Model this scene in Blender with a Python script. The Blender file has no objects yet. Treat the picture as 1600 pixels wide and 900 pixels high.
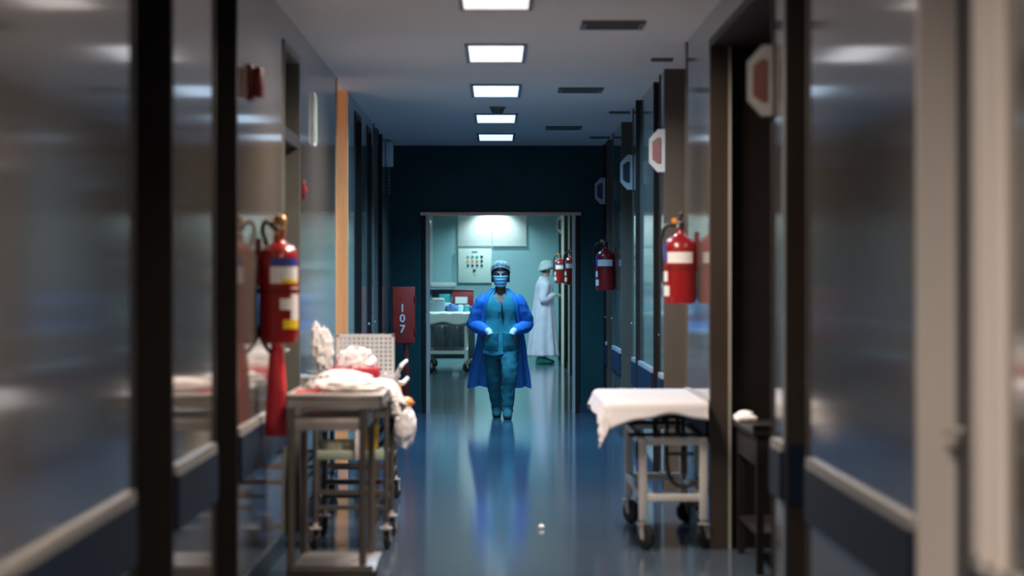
import bpy, bmesh, math, random
from mathutils import Vector, Matrix, noise
random.seed(7)
PI = math.pi
C = bpy.context.scene.collection
SC = bpy.context.scene

# ------------------------------------------------------------------ camera, world, exposure
F = 1600 * 85 / 36.0            # focal length in pixels
CZ = 1.42                       # camera height
cam = bpy.data.cameras.new('camera'); co = bpy.data.objects.new('camera', cam); C.objects.link(co)
cam.lens = 85; cam.sensor_width = 36; cam.clip_end = 200
co.location = (0, 0, CZ)
co.rotation_euler = (PI/2 - math.atan(15/F), 0, -math.atan(25/F))
cam.dof.use_dof = True; cam.dof.focus_distance = 24.6; cam.dof.aperture_fstop = 2.0
SC.camera = co
w = bpy.data.worlds.new('world'); SC.world = w; w.use_nodes = True
w.node_tree.nodes['Background'].inputs[0].default_value = (.5, .6, .7, 1)
w.node_tree.nodes['Background'].inputs[1].default_value = .01
SC.view_settings.view_transform = 'Standard'; SC.view_settings.look = 'None'
SC.view_settings.exposure = 0.28; SC.view_settings.gamma = 1.0; SC.view_settings.use_curve_mapping = False

# lamp colours and strengths along the corridor: (near edge of the diffuser, colour, strength)
WARM = (1.0, .83, .70); NEUT = (.93, .93, 1.0); COOL = (.25, .60, 1.0); TEAL = (.50, .93, 1.0)
SPREAD = math.radians(160)      # the fittings are louvred: most light goes down
NARROW = math.radians(118)      # beams of the two nearest the cross wall, narrowed to keep its top dark
# (near edge, colour, watts of the downward beam, glow of the diffuser)
LAMPS = [(2.4, WARM, 110, .3), (5.4, WARM, 9, .2), (8.4, WARM, 16, .4), (11.4, WARM, 88, .95), (14.45, NEUT, 82, 1.0), (17.45, COOL, 92, 1.3),
         (20.55, COOL, 80, 1.3), (23.35, COOL, 46, 1.2)]
FAR_LAMPS = [(28.5, TEAL, 25, .7), (33.0, TEAL, 50, .7), (37.5, TEAL, 75, .7), (41.2, TEAL, 60, .7)]

JAMB_FILL = 18                  # watts, unseen lamp added in the left side room to brighten the jamb
def at(px, py, Y):              # a pixel of the photograph at distance Y
    s = F / Y
    return Vector(((px-775)/s, Y, CZ + (435-py)/s))

# ------------------------------------------------------------------ materials
def mat(name, col, rough=.5, metal=0., spec=.5, var=.06, scale=6., bump=0., bscale=40., coat=0., trans=0., emit=None, estr=0., sheen=0., stretch=None):
    m = bpy.data.materials.new(name); m.use_nodes = True
    nt = m.node_tree; b = nt.nodes['Principled BSDF']
    b.inputs['Roughness'].default_value = rough; b.inputs['Metallic'].default_value = metal
    b.inputs['Specular IOR Level'].default_value = spec
    b.inputs['Coat Weight'].default_value = coat; b.inputs['Coat Roughness'].default_value = .05
    b.inputs['Transmission Weight'].default_value = trans
    b.inputs['Sheen Weight'].default_value = sheen
    tc = nt.nodes.new('ShaderNodeTexCoord'); n = nt.nodes.new('ShaderNodeTexNoise'); n.inputs['Scale'].default_value = scale
    n.inputs['Detail'].default_value = 4
    src = tc.outputs['Object']
    if stretch:
        mp = nt.nodes.new('ShaderNodeMapping'); mp.inputs['Scale'].default_value = stretch
        nt.links.new(src, mp.inputs['Vector']); src = mp.outputs['Vector']
    nt.links.new(src, n.inputs['Vector'])
    r = nt.nodes.new('ShaderNodeValToRGB')
    r.color_ramp.elements[0].position = .3; r.color_ramp.elements[1].position = .7
    r.color_ramp.elements[0].color = [max(0, c*(1-var)) for c in col] + [1]
    r.color_ramp.elements[1].color = [min(1, c*(1+var)) for c in col] + [1]
    nt.links.new(n.outputs['Fac'], r.inputs['Fac']); nt.links.new(r.outputs['Color'], b.inputs['Base Color'])
    if bump:
        n2 = nt.nodes.new('ShaderNodeTexNoise'); n2.inputs['Scale'].default_value = bscale; n2.inputs['Detail'].default_value = 3
        nt.links.new(src, n2.inputs['Vector'])
        bp = nt.nodes.new('ShaderNodeBump'); bp.inputs['Strength'].default_value = bump; bp.inputs['Distance'].default_value = .01
        nt.links.new(n2.outputs['Fac'], bp.inputs['Height']); nt.links.new(bp.outputs['Normal'], b.inputs['Normal'])
    if emit:
        b.inputs['Emission Color'].default_value = (*emit, 1); b.inputs['Emission Strength'].default_value = estr
    return m

M = dict(
    floor=mat('blue_vinyl', (.055, .080, .112), .11, var=.10, scale=3, bump=.006, bscale=4, spec=.55, stretch=(.5, 2.5, 1)),
    ceiling=mat('ceiling_paint', (.90, .90, .90), .5, var=.02, scale=1.5, sheen=1.0),
    panel=mat('gloss_panel', (.15, .132, .112), .09, var=.04, scale=2, bump=.004, bscale=2, spec=.9),
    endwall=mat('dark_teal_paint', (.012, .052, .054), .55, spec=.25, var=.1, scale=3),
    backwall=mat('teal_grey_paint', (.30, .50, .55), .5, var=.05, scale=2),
    dark=mat('dark_brown_frame', (.013, .010, .009), .45, spec=.3, var=.2),
    black=mat('black_rubber', (.012, .012, .013), .55, var=.2, scale=20),
    brown=mat('brown_frame', (.045, .034, .026), .4, var=.15, stretch=(1, 1, .2)),
    tan=mat('tan_laminate', (.10, .077, .055), .4, var=.08, stretch=(1, 1, .2)),
    orange=mat('orange_wood', (.80, .42, .18), .4, var=.1, stretch=(4, 4, .3)),
    beige=mat('beige_frame', (.76, .70, .65), .4, var=.06, stretch=(1, 1, .2)),
    olive=mat('grey_olive_frame', (.11, .11, .095), .4, var=.08),
    leaf=mat('dark_door', (.009, .010, .010), .5, spec=.15, var=.2, stretch=(1, 1, .2)),
    navy=mat('navy_door', (.008, .014, .03), .4, var=.2),
    rail=mat('navy_rail', (.005, .016, .042), .5, spec=.25, var=.1, scale=4),
    trimline=mat('rail_edge', (.38, .36, .32), .4, var=.05),
    coving=mat('blue_coving', (.015, .035, .06), .35, var=.1),
    steel=mat('stainless', (.64, .59, .55), .32, metal=.45, var=.05, scale=12, stretch=(1, 12, 1)),
    darksteel=mat('dark_steel', (.09, .08, .075), .4, metal=.3, var=.1),
    chrome=mat('chrome', (.75, .75, .76), .12, metal=1, var=.03),
    whitepaint=mat('white_enamel', (.72, .70, .66), .35, var=.04),
    whiteplastic=mat('white_plastic', (.75, .76, .77), .4, var=.03),
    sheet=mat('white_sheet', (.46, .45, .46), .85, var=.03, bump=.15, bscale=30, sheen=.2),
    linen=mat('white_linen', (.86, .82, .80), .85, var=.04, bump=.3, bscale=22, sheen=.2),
    red=mat('red_enamel', (.27, .008, .010), .28, var=.08, scale=8, coat=.3),
    darkred=mat('dark_red_enamel', (.16, .008, .008), .35, var=.1, scale=8),
    redcab=mat('oxide_red_enamel', (.42, .03, .018), .45, var=.15, scale=14),
    redplastic=mat('red_plastic', (.62, .03, .05), .4, var=.08),
    signred=mat('sign_red', (.17, .03, .02), .4, var=.05),
    label=mat('white_label', (.80, .78, .77), .4, var=.05, scale=40),
    yellow=mat('yellow_plastic', (.80, .55, .03), .4, var=.08),
    bluelabel=mat('blue_label', (.04, .06, .30), .4, var=.1, scale=30),
    amber=mat('orange_plastic', (.85, .30, .05), .4, var=.08),
    brass=mat('brass', (.70, .36, .16), .3, metal=.7, var=.1),
    vent=mat('vent_grey', (.10, .09, .09), .5, var=.1),
    lampframe=mat('lamp_frame', (.18, .15, .16), .4, var=.05),
    detector=mat('detector_grey', (.16, .15, .14), .5, var=.08),
    scrub=mat('teal_scrub_cotton', (.025, .24, .28), .85, var=.12, scale=14, bump=.12, bscale=60),
    scrub2=mat('teal_trouser_cotton', (.017, .14, .165), .85, var=.12, scale=14, bump=.12, bscale=60),
    bluegown=mat('blue_gown_fabric', (.045, .24, .72), .7, var=.14, scale=10, bump=.15, bscale=40),
    lilac=mat('lilac_gown_fabric', (.80, .69, .86), .75, var=.06, scale=10, bump=.15, bscale=35),
    skin=mat('skin', (.30, .175, .125), .5, var=.06, scale=18),
    skin2=mat('pale_skin', (.55, .36, .28), .5, var=.06, scale=18),
    hair=mat('dark_hair', (.012, .009, .008), .5, var=.3, scale=60, stretch=(1, 1, .1)),
    cap=mat('translucent_cap', (.50, .58, .56), .7, var=.25, scale=45, bump=.4, bscale=60),
    capw=mat('white_cap', (.74, .76, .78), .75, var=.15, scale=45, bump=.4, bscale=60),
    mask=mat('light_blue_mask', (.38, .68, .85), .7, var=.06, scale=30),
    maskwhite=mat('white_mask_edge', (.75, .85, .88), .7, var=.04),
    eyedark=mat('dark_iris', (.01, .008, .007), .15, var=.1),
    cuff=mat('white_cuff', (.72, .75, .78), .8, var=.05),
    bootie=mat('teal_shoe_cover', (.018, .10, .115), .8, var=.2, scale=20, bump=.3),
    bootieg=mat('green_shoe_cover', (.10, .75, .60), .8, var=.1, scale=20, bump=.3),
    sole=mat('dark_sole', (.015, .02, .025), .6, var=.1),
    blackcord=mat('black_fabric_cord', (.008, .012, .014), .7, var=.2),
    board=mat('white_board', (.82, .86, .85), .4, var=.03),
    gaspanel=mat('gas_panel', (.74, .80, .77), .4, var=.03),
    clearcap=mat('see_through_cap', (.62, .62, .54), .6, var=.2, scale=45, bump=.4, bscale=60),
    redbin=mat('dark_red_plastic', (.30, .02, .04), .45, var=.1),
    eyewhite=mat('eye_white', (.42, .40, .38), .3, var=.05),
    steelleg=mat('brown_grey_steel', (.20, .17, .145), .4, metal=.3, var=.1),  # browner and darker than the tabletop steel, for legs and lower shelf
    signrim=mat('sign_rim', (.42, .41, .40), .45, var=.05),
    tealplastic=mat('teal_plastic', (.05, .36, .40), .4, var=.08),
    greyplastic=mat('blue_grey_plastic', (.22, .30, .36), .45, var=.1),
    greenplastic=mat('green_plastic', (.05, .42, .32), .4, var=.08),
    bluecloth=mat('blue_cloth', (.06, .16, .38), .8, var=.1),
    signgreen=mat('pale_green_sign', (.35, .45, .33), .4, var=.06),
    greenglass=mat('green_tray', (.28, .34, .26), .35, var=.08),
    paper=mat('white_paper', (.9, .9, .9), .8, var=.02),
    mattress=mat('dark_mattress', (.025, .03, .04), .5, var=.1),
)

def see_through(m, a):          # fine gauzy fabric
    nt = m.node_tree; b = nt.nodes['Principled BSDF']; n = nt.nodes.new('ShaderNodeTexNoise'); n.inputs['Scale'].default_value = 60
    tc = nt.nodes.new('ShaderNodeTexCoord'); mr = nt.nodes.new('ShaderNodeMapRange')
    mr.inputs['From Min'].default_value = .35; mr.inputs['From Max'].default_value = .65; mr.inputs['To Min'].default_value = a-.2; mr.inputs['To Max'].default_value = a+.2
    nt.links.new(tc.outputs['Object'], n.inputs['Vector']); nt.links.new(n.outputs['Fac'], mr.inputs['Value']); nt.links.new(mr.outputs['Result'], b.inputs['Alpha'])
see_through(M['clearcap'], .42)
def thin_fabric(m, k, col):     # lets part of the light through, like thin non-woven fabric
    nt = m.node_tree; b = nt.nodes['Principled BSDF']; out = nt.nodes['Material Output']
    t = nt.nodes.new('ShaderNodeBsdfTranslucent'); t.inputs['Color'].default_value = (*col, 1)
    mx = nt.nodes.new('ShaderNodeMixShader'); mx.inputs[0].default_value = k
    nt.links.new(b.outputs[0], mx.inputs[1]); nt.links.new(t.outputs[0], mx.inputs[2]); nt.links.new(mx.outputs[0], out.inputs['Surface'])
thin_fabric(M['bluegown'], .30, (.12, .42, .95))
# ------------------------------------------------------------------ mesh helpers
def box(bm, x0, x1, y0, y1, z0, z1, bev=0., seg=2):
    r = bmesh.ops.create_cube(bm, size=1)
    vs = r['verts']
    for v in vs:
        v.co = Vector((x0 + (v.co.x+.5)*(x1-x0), y0 + (v.co.y+.5)*(y1-y0), z0 + (v.co.z+.5)*(z1-z0)))
    if bev:
        es = {e for v in vs for e in v.link_edges}
        bmesh.ops.bevel(bm, geom=list(es), offset=bev, segments=seg, affect='EDGES', profile=.5)
def rings(bm, rs, closed=True, cap0=True, cap1=True):
    R = [[bm.verts.new(p) for p in r] for r in rs]
    n = len(R[0])
    for a, b in zip(R, R[1:]):
        for i in range(n if closed else n-1):
            j = (i+1) % n
            bm.faces.new((a[i], a[j], b[j], b[i]))
    if closed and cap0: bm.faces.new(R[0][::-1])
    if closed and cap1: bm.faces.new(R[-1])
def smooth_path(pts, k=5):
    P = [Vector(p) for p in pts]
    if len(P) < 3: return P
    out = []
    for i in range(len(P)-1):
        p0 = P[max(0, i-1)]; p1 = P[i]; p2 = P[i+1]; p3 = P[min(len(P)-1, i+2)]
        for q in range(k):
            t = q/k
            out.append(.5*((2*p1)+(p2-p0)*t+(2*p0-5*p1+4*p2-p3)*t*t+(3*p1-3*p2+p3-p0)*t**3))
    out.append(P[-1]); return out
def tube(bm, pts, rad, n=10, k=0, flat=1.0, wr=0., seed=0):
    """sweep; rad = number or list; k>0 smooths the path; flat squeezes the second axis; wr = wrinkle depth"""
    m = len(pts)
    rl = rad if isinstance(rad, (list, tuple)) else [rad]*m
    if k:
        P = smooth_path(pts, k); L = len(P)
        R = []
        for i in range(L):
            t = i/(L-1)*(m-1); a = min(int(t), m-2); f = t-a; f = f*f*(3-2*f)
            R.append(rl[a]*(1-f)+rl[a+1]*f)
    else:
        P = [Vector(p) for p in pts]; R = list(rl)
    up = None; rs = []
    for i, p in enumerate(P):
        d = (P[min(i+1, len(P)-1)] - P[max(i-1, 0)])
        d = d.normalized() if d.length > 1e-9 else Vector((0, 0, 1))
        if up is None:
            up = Vector((0, 1, 0)) if abs(d.y) < .9 else Vector((1, 0, 0))
        u = (up - d*up.dot(d)); u = u.normalized() if u.length > 1e-6 else d.orthogonal().normalized()
        v = d.cross(u); up = u
        ring = []
        for j in range(n):
            a = 2*PI*j/n; rr = R[i]
            q = p + u*math.cos(a)*rr*flat + v*math.sin(a)*rr
            if wr:
                rr *= 1 + wr*(noise.noise(Vector((q.x*12+seed, q.y*12, q.z*26))) + .5*noise.noise(Vector((q.x*26+seed, q.y*26, q.z*50))))
                q = p + u*math.cos(a)*rr*flat + v*math.sin(a)*rr
            ring.append(q)
        rs.append(ring)
    rings(bm, rs)
def cyl(bm, p0, p1, r, n=16): tube(bm, [p0, p1], r, n)
def lathe(bm, prof, c=(0, 0, 0), n=28, axis='z'):
    c = Vector(c); rs = []
    for r, z in prof:
        ring = []
        for j in range(n):
            a = 2*PI*j/n; x, y = max(r, 1e-4)*math.cos(a), max(r, 1e-4)*math.sin(a)
            p = Vector((x, y, z)) if axis == 'z' else (Vector((z, x, y)) if axis == 'x' else Vector((y, z, x)))
            ring.append(c+p)
        rs.append(ring)
    rings(bm, rs)
def prism(bm, poly, ext):
    """poly = list of 3D points, ext = extrusion vector"""
    e = Vector(ext); a = [bm.verts.new(p) for p in poly]; b = [bm.verts.new(Vector(p)+e) for p in poly]
    bm.faces.new(a); bm.faces.new(b[::-1])
    n = len(poly)
    for i in range(n): bm.faces.new((a[i], b[i], b[(i+1) % n], a[(i+1) % n]))
def ball(bm, c, r, sc=(1, 1, 1), u=16, v=12, crumple=0., freq=6., seed=0, floor=None):
    r0 = bmesh.ops.create_uvsphere(bm, u_segments=u, v_segments=v, radius=1)
    c = Vector(c)
    for vt in r0['verts']:
        d = vt.co.copy()
        f = 1.0
        if crumple:
            q = d*freq*.35+Vector((seed*3.1, seed*1.7, seed))
            f += crumple*(1-abs(2*noise.noise(q)))-crumple*.5 + crumple*.5*noise.noise(q*2.3)
        p = Vector((d.x*sc[0], d.y*sc[1], d.z*sc[2]))*r*f + c
        if floor is not None and p.z < floor: p.z = floor
        vt.co = p
def arc(bm, c, r, a0, a1, z0, z1, n=14, th=.0015):
    """patch wrapped on an upright cylinder"""
    rs = []
    for rr in (r, r+th):
        pass
    for i in range(n+1):
        a = a0+(a1-a0)*i/n
        x, y = math.cos(a), math.sin(a)
        rs.append([Vector((c[0]+x*q, c[1]+y*q, c[2]+z)) for q, z in ((r, z0), (r+th, z0), (r+th, z1), (r, z1))])
    rings(bm, rs)
def obj(name, bm, m, parent=None, smooth=True, loc=None):
    bmesh.ops.recalc_face_normals(bm, faces=bm.faces)
    me = bpy.data.meshes.new(name); bm.to_mesh(me); bm.free()
    o = bpy.data.objects.new(name, me); C.objects.link(o)
    if m: me.materials.append(M[m] if isinstance(m, str) else m)
    if smooth:
        for p in me.polygons: p.use_smooth = True
        try:
            me.set_sharp_from_angle(angle=math.radians(40))
        except Exception: pass
    if parent is not None: o.parent = parent
    if loc is not None: o.location = loc
    return o
def nb(): return bmesh.new()
def thing(name, label, cat, loc=(0, 0, 0), rz=0., group=None):
    o = bpy.data.objects.new(name, None); C.objects.link(o)
    o.empty_display_size = .1; o.location = loc; o.rotation_euler = (0, 0, rz)
    return tag(o, label, cat, group)
def tag(o, label, cat, group=None):
    o['label'] = label; o['category'] = cat
    if group: o['group'] = group
    return o
def struct(name, bm, m, smooth=False):
    o = obj(name, bm, m, None, smooth); o['kind'] = 'structure'; return o
def mod(o, kind, **kw):
    m = o.modifiers.new(kind.lower(), kind)
    for k, v in kw.items(): setattr(m, k, v)
    return m
def dup(root, loc, rz=None, label=None, group=None):
    r = root.copy(); C.objects.link(r); r.location = loc
    if rz is not None: r.rotation_euler = (0, 0, rz)
    if label: r['label'] = label
    if group: r['group'] = group
    for ch in list(root.children):
        c = ch.copy(); C.objects.link(c); c.parent = r
        for g in list(ch.children):
            d = g.copy(); C.objects.link(d); d.parent = c
    return r

# ------------------------------------------------------------------ the setting
H = 2.82; WL = -1.11; WR = 1.13; YE = 25.5; YB = 44.0; TH = .45
b = nb(); box(b, WL-.6, WR+.9, -3, YB+.2, -.1, 0); struct('floor', b, 'floor')
b = nb(); box(b, WL-.6, WR+.9, -3, YB+.2, H, H+.1); struct('ceiling', b, 'ceiling')
b = nb(); box(b, WL-.6, WR+.9, -3.1, -3, 0, H); struct('wall_near', b, 'panel')
b = nb(); box(b, WL-.6, WR+.9, YB, YB+.12, 0, H); struct('wall_back', b, 'backwall')

# openings: near edge, far edge, depth of the jamb, jamb finish, door leaf finish, head height
LEFT = [(-1.5, -.5, .14, 'dark', 'leaf', H), (3.2, 4.2, .14, 'dark', 'leaf', H), (7.36, 8.30, .18, 'dark', 'leaf', H), (9.49, 10.35, .14, 'dark', 'leaf', H),
        (12.60, 13.65, .10, 'olive', 'leaf', 2.67), (16.8, 18.07, -1, 'orange', None, H), (19.0, 19.9, .10, 'dark', 'leaf', 2.74),
        (20.8, 21.5, .06, 'dark', 'navy', 2.74), (21.9, 22.5, .06, 'olive', 'leaf', H), (22.75, 23.5, .10, 'dark', 'leaf', H),
        (29.0, 30.2, .1, 'beige', 'leaf', 2.2), (40.2, 41.2, .12, 'beige', 'leaf', 2.4)]
RIGHT = [(-1.5, -.5, .10, 'beige', 'navy', H), (2.4, 3.4, .10, 'beige', 'navy', H), (5.66, 6.47, .094, 'beige', 'navy', H), (8.70, 9.42, .12, 'brown', 'leaf', H),
         (9.81, 12.76, None, 'dark', 'leaf', 2.68), (14.3, 16.2, .19, 'tan', 'leaf', H), (16.62, 17.28, .08, 'dark', 'leaf', H),
         (19.9, 21.7, .13, 'tan', 'leaf', H), (23.3, 24.4, .08, 'tan', 'leaf', H), (24.7, 25.3, .06, 'dark', 'leaf', H),
         (28.0, 29.4, .1, 'tan', 'leaf', 2.4), (33.9, 35.3, .12, 'beige', 'leaf', 2.4), (36.2, 37.4, .1, 'dark', 'leaf', 2.4), (41.9, 42.8, .1, 'tan', 'leaf', 2.4)]
trim_no = [0]; door_no = [0]
def trim(bm, m):
    trim_no[0] += 1; return struct('trim_%d' % trim_no[0], bm, m)
def side_wall(sg, W, ops, name):
    X = lambda d: sg*(abs(W)+d)
    def bx(bm, d0, d1, y0, y1, z0, z1, bev=0):
        a, c = sorted((X(d0), X(d1))); box(bm, a, c, y0, y1, z0, z1, bev)
    segs = []; y = -3.0
    for o in ops: segs.append((y, o[0])); y = o[1]
    segs.append((y, YB))
    wb = nb(); rb = nb(); lb = nb(); cb = nb()
    for a, c in segs:
        bx(wb, 0, TH, a, c, 0, H)
        if c < YE+.5 and c-a > .25:
            bx(rb, -.022, 0, a+.01, c-.01, .55, .745, .006)
            bx(lb, -.016, 0, a+.005, c-.005, .745, .775)
        bx(cb, -.012, 0, a, c, 0, .10)
    for (a, c, d, jm, lm, hz) in ops:
        if hz < H: bx(wb, 0, TH, a, c, hz, H)
        fb = nb(); t = .045; dd = (d if d and d > 0 else TH+.01)
        bx(fb, -.006, dd, c-t, c, 0, hz); bx(fb, -.006, dd, a, a+t, 0, hz)
        if hz < H: bx(fb, -.006, dd, a+t, c-t, hz-t, hz)
        trim(fb, jm)
        if d is None or d < 0: continue
        db = nb(); bx(db, d, d+.045, a, c, 0, hz)
        bx(db, d-.012, d, a+.18, c-.18, .25, .95, .004); bx(db, d-.012, d, a+.18, c-.18, 1.15, hz-.3, .004)
        door_no[0] += 1; dn = struct('door_%d' % door_no[0], db, lm)
        hb = nb(); lv = sg*(abs(W)+d-.05)
        tube(hb, [(X(d), c-.14, 1.02), (X(d-.05), c-.14, 1.02), (X(d-.05), c-.27, 1.02)], .01, 8)
        h = obj('door_handle', hb, 'steel', dn)
        if hz == 2.67:            # transom bar across the tall opening
            tb = nb(); bx(tb, .0, d, a+t, c-t, 2.15, 2.22); trim(tb, 'dark')
    struct(name, wb, 'panel')
    trim(rb, 'rail'); trim(lb, 'trimline')
    o = struct('baseboard_'+name.split('_')[1], cb, 'coving')
side_wall(-1, WL, LEFT, 'wall_left')
side_wall(1, WR, RIGHT, 'wall_right')
# the deep recess on the right
b = nb(); box(b, WR+.72, WR+.80, 9.81, 12.76, 0, H); box(b, WR+TH, WR+.8, 9.73, 9.81, 0, H); box(b, WR+TH, WR+.8, 12.76, 12.84, 0, H)
struct('wall_recess', b, 'leaf')
# the side room on the left whose door stands open, with an added warm lamp that lights the jamb
b = nb(); x0 = WL-TH; box(b, x0-1.5, x0-1.4, 16.1, 19.4, 0, H); box(b, x0-1.4, x0, 16.1, 16.2, 0, H); box(b, x0-1.4, x0, 19.3, 19.4, 0, H)
box(b, x0-1.4, x0, 16.2, 19.3, -.1, 0); box(b, x0-1.4, x0, 16.2, 19.3, H, H+.1)
struct('wall_side_room', b, 'beige')
t = thing('jamb_fill_lamp', 'unseen warm lamp added inside the left side room to light the orange jamb', 'lamp', (x0-.30, 16.2, 1.75))
b = nb(); box(b, -.06, .06, 0, .03, -.12, .12, .008); obj('back_plate', b, 'whiteplastic', t)
ld = bpy.data.lights.new('jamb_fill_light', 'AREA'); ld.shape = 'RECTANGLE'; ld.size = .1; ld.size_y = .5; ld.energy = JAMB_FILL; ld.color = (1, .58, .30)
lo = bpy.data.objects.new('jamb_fill_light', ld); C.objects.link(lo); lo.location = (0, .05, -.05); lo.rotation_euler = (-PI/2, 0, PI); lo.rotation_euler = (PI/2, 0, PI); lo.parent = t
# slim dark posts standing proud of the panels
b = nb(); box(b, WR-.03, WR+.02, 18.98, 19.06, 0, H); trim(b, 'dark')
b = nb(); box(b, WR-.004, WR+.01, 9.42, 9.50, 0, H); trim(b, 'greyplastic')  # column edge trim, its bluish reflection put into the blue-grey colour
b = nb(); box(b, WR-.008, WR+.088, 12.66, 12.715, 0, 2.64); trim(b, 'brown')
b = nb(); box(b, WR+.088, WR+.102, 12.655, 12.715, 0, 2.64); trim(b, 'trimline')
b = nb(); box(b, WR-.0, WR+.085, 9.355, 9.375, .54, .775); trim(b, 'rail')
for y0, mm, pr in ((33.3, 'dark', .05), (33.75, 'beige', .03), (35.45, 'dark', .05), (36.05, 'beige', .05), (38.0, 'dark', .06), (39.9, 'beige', .05), (41.6, 'dark', .05)):
    b = nb(); box(b, WR-pr, WR+.01, y0, y0+.09, 0, 2.5); trim(b, mm)
for y0 in (5.35, 5.5):
    b = nb(); box(b, WR-.02, WR+.01, y0, y0+.06, 0, H, .005); trim(b, 'beige')
# far cross wall with the doorway
DX0, DX1, DZ = (660-775)/148.2, (905-775)/148.2, 2.095
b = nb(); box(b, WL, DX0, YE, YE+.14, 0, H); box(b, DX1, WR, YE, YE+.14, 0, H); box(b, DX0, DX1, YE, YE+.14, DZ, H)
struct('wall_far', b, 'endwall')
b = nb(); box(b, DX0, DX0+.035, YE-.02, YE+.16, 0, DZ); box(b, DX1-.035, DX1, YE-.02, YE+.16, 0, DZ)
trim(b, 'dark')
b = nb(); box(b, DX0-.02, DX1+.02, YE-.03, YE, DZ-.012, DZ+.022); trim(b, 'chrome')
b = nb(); box(b, WL, DX0-.0, YE-.012, YE, 0, .10); box(b, DX1, WR, YE-.012, YE, 0, .10); o = struct('baseboard_far', b, 'coving')
b = nb(); box(b, DX0+.04, DX0+.075, YE+.05, YE+.12, 0, DZ); box(b, DX1-.07, DX1-.04, YE+.05, YE+.12, 0, DZ); trim(b, 'steel')

# ------------------------------------------------------------------ ceiling lights
def emat(name, col, st):
    m = mat(name, (.9, .9, .9), .5, emit=col, estr=st)
    nt = m.node_tree; bs = nt.nodes['Principled BSDF']
    tc = nt.nodes.new('ShaderNodeTexCoord'); n = nt.nodes.new('ShaderNodeTexNoise'); n.inputs['Scale'].default_value = 14
    mr = nt.nodes.new('ShaderNodeMapRange'); mr.inputs['To Min'].default_value = st*.75; mr.inputs['To Max'].default_value = st*1.25
    nt.links.new(tc.outputs['Object'], n.inputs['Vector']); nt.links.new(n.outputs['Fac'], mr.inputs['Value'])
    nt.links.new(mr.outputs['Result'], bs.inputs['Emission Strength'])
    return m
LAMP_LABEL = ['ceiling light panel behind the viewer end of the corridor', 'ceiling light panel above the nearest wall panels',
              'ceiling light panel just beyond the top of the view', 'lit white ceiling panel cut by the top edge of the photo',
              'second lit ceiling panel from the top, largest one seen whole', 'lit ceiling panel just nearer than the round smoke detector',
              'lit ceiling panel just beyond the round smoke detector', 'farthest lit ceiling panel, next to the dark cross wall']
def ceiling_light(y0, col, watt, st, label, i, wd=.33, ln=1.12):
    t = thing('ceiling_light', label, 'ceiling light', (0, y0+ln/2, H), group='recessed panels along the ceiling')
    f = nb(); q = .022; hx, hy = wd/2, ln/2
    box(f, -hx-q, -hx, -hy-q, hy+q, -.012, 0); box(f, hx, hx+q, -hy-q, hy+q, -.012, 0)
    box(f, -hx, hx, -hy-q, -hy, -.012, 0); box(f, -hx, hx, hy, hy+q, -.012, 0)
    obj('frame', f, 'lampframe', t, False)
    d = nb(); box(d, -hx, hx, -hy, hy, -.006, 0); obj('diffuser', d, emat('lamp_glow_%d' % i, [.45+.55*c for c in col], st), t, False)
    l = bpy.data.lights.new('lamp_beam', 'AREA'); l.shape = 'RECTANGLE'; l.size = wd; l.size_y = ln; l.energy = watt; l.color = col; l.spread = SPREAD if y0 < 20 or y0 > 26 else NARROW
    lo = bpy.data.objects.new('lamp_beam', l); C.objects.link(lo); lo.location = (0, 0, -.014); lo.parent = t
    return t
for i, (y0, col, wt, st) in enumerate(LAMPS): ceiling_light(y0, col, wt, st, LAMP_LABEL[i], i)
FL = ['ceiling light just past the far doorway, hidden by its lintel', 'ceiling light over the far room gurney', 'ceiling light in front of the white wall boards', 'ceiling light nearest the back wall of the far room']
for i, (y0, col, wt, st) in enumerate(FAR_LAMPS): ceiling_light(y0, col, wt, st, FL[i], 20+i)
# wall-washing downlight over the white boards
dl = thing('downlight', 'round downlight over the white boards on the back wall', 'ceiling light', (-.05, YB-.42, H))
b = nb(); lathe(b, [(.05, -.05), (.075, -.05), (.08, 0), (.05, 0)]); obj('housing', b, 'whiteplastic', dl)
b = nb(); lathe(b, [(0, -.012), (.05, -.012), (.05, -.006), (0, -.006)]); obj('lens', b, emat('downlight_glow', (.75, 1, 1), 40), dl)
ld = bpy.data.lights.new('downlight_beam', 'SPOT'); ld.energy = 60; ld.color = (.72, 1, 1); ld.spot_size = 2.1; ld.spot_blend = .7; ld.shadow_soft_size = .05
lo = bpy.data.objects.new('downlight_beam', ld); C.objects.link(lo); lo.location = (0, 0, -.06); lo.rotation_euler = (.35, 0, 0); lo.parent = dl

# ceiling vents and smoke detector
def vent(y, x0, x1, ln, label, grp, nm='ceiling_vent'):
    t = thing(nm, label, 'vent', ((x0+x1)/2, y, H), group=grp)
    hx = (x1-x0)/2; f = nb()
    box(f, -hx, hx, -ln/2, -ln/2+.03, -.016, 0); box(f, -hx, hx, ln/2-.03, ln/2, -.016, 0)
    box(f, -hx, -hx+.03, -ln/2+.03, ln/2-.03, -.016, 0); box(f, hx-.03, hx, -ln/2+.03, ln/2-.03, -.016, 0)
    obj('frame', f, 'vent', t, False)
    s = nb(); n = max(2, int(ln/.05))
    for k in range(n):
        yy = -ln/2+.03+(ln-.06)*(k+.5)/n; box(s, -hx+.03, hx-.03, yy-.008, yy+.008, -.013, -.002)
    obj('slats', s, 'vent', t, False)
    p = nb(); box(p, -hx+.03, hx-.03, -ln/2+.03, ln/2-.03, -.002, 0); obj('backing', p, 'black', t, False)
    return t
vent(13.3, .468, .815, .36, 'nearest and largest dark ceiling grille at top right of the lights', 'dark square grilles in the ceiling')
vent(17.9, .46, .79, .36, 'middle dark ceiling grille, right of the third lit panel', 'dark square grilles in the ceiling')
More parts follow.
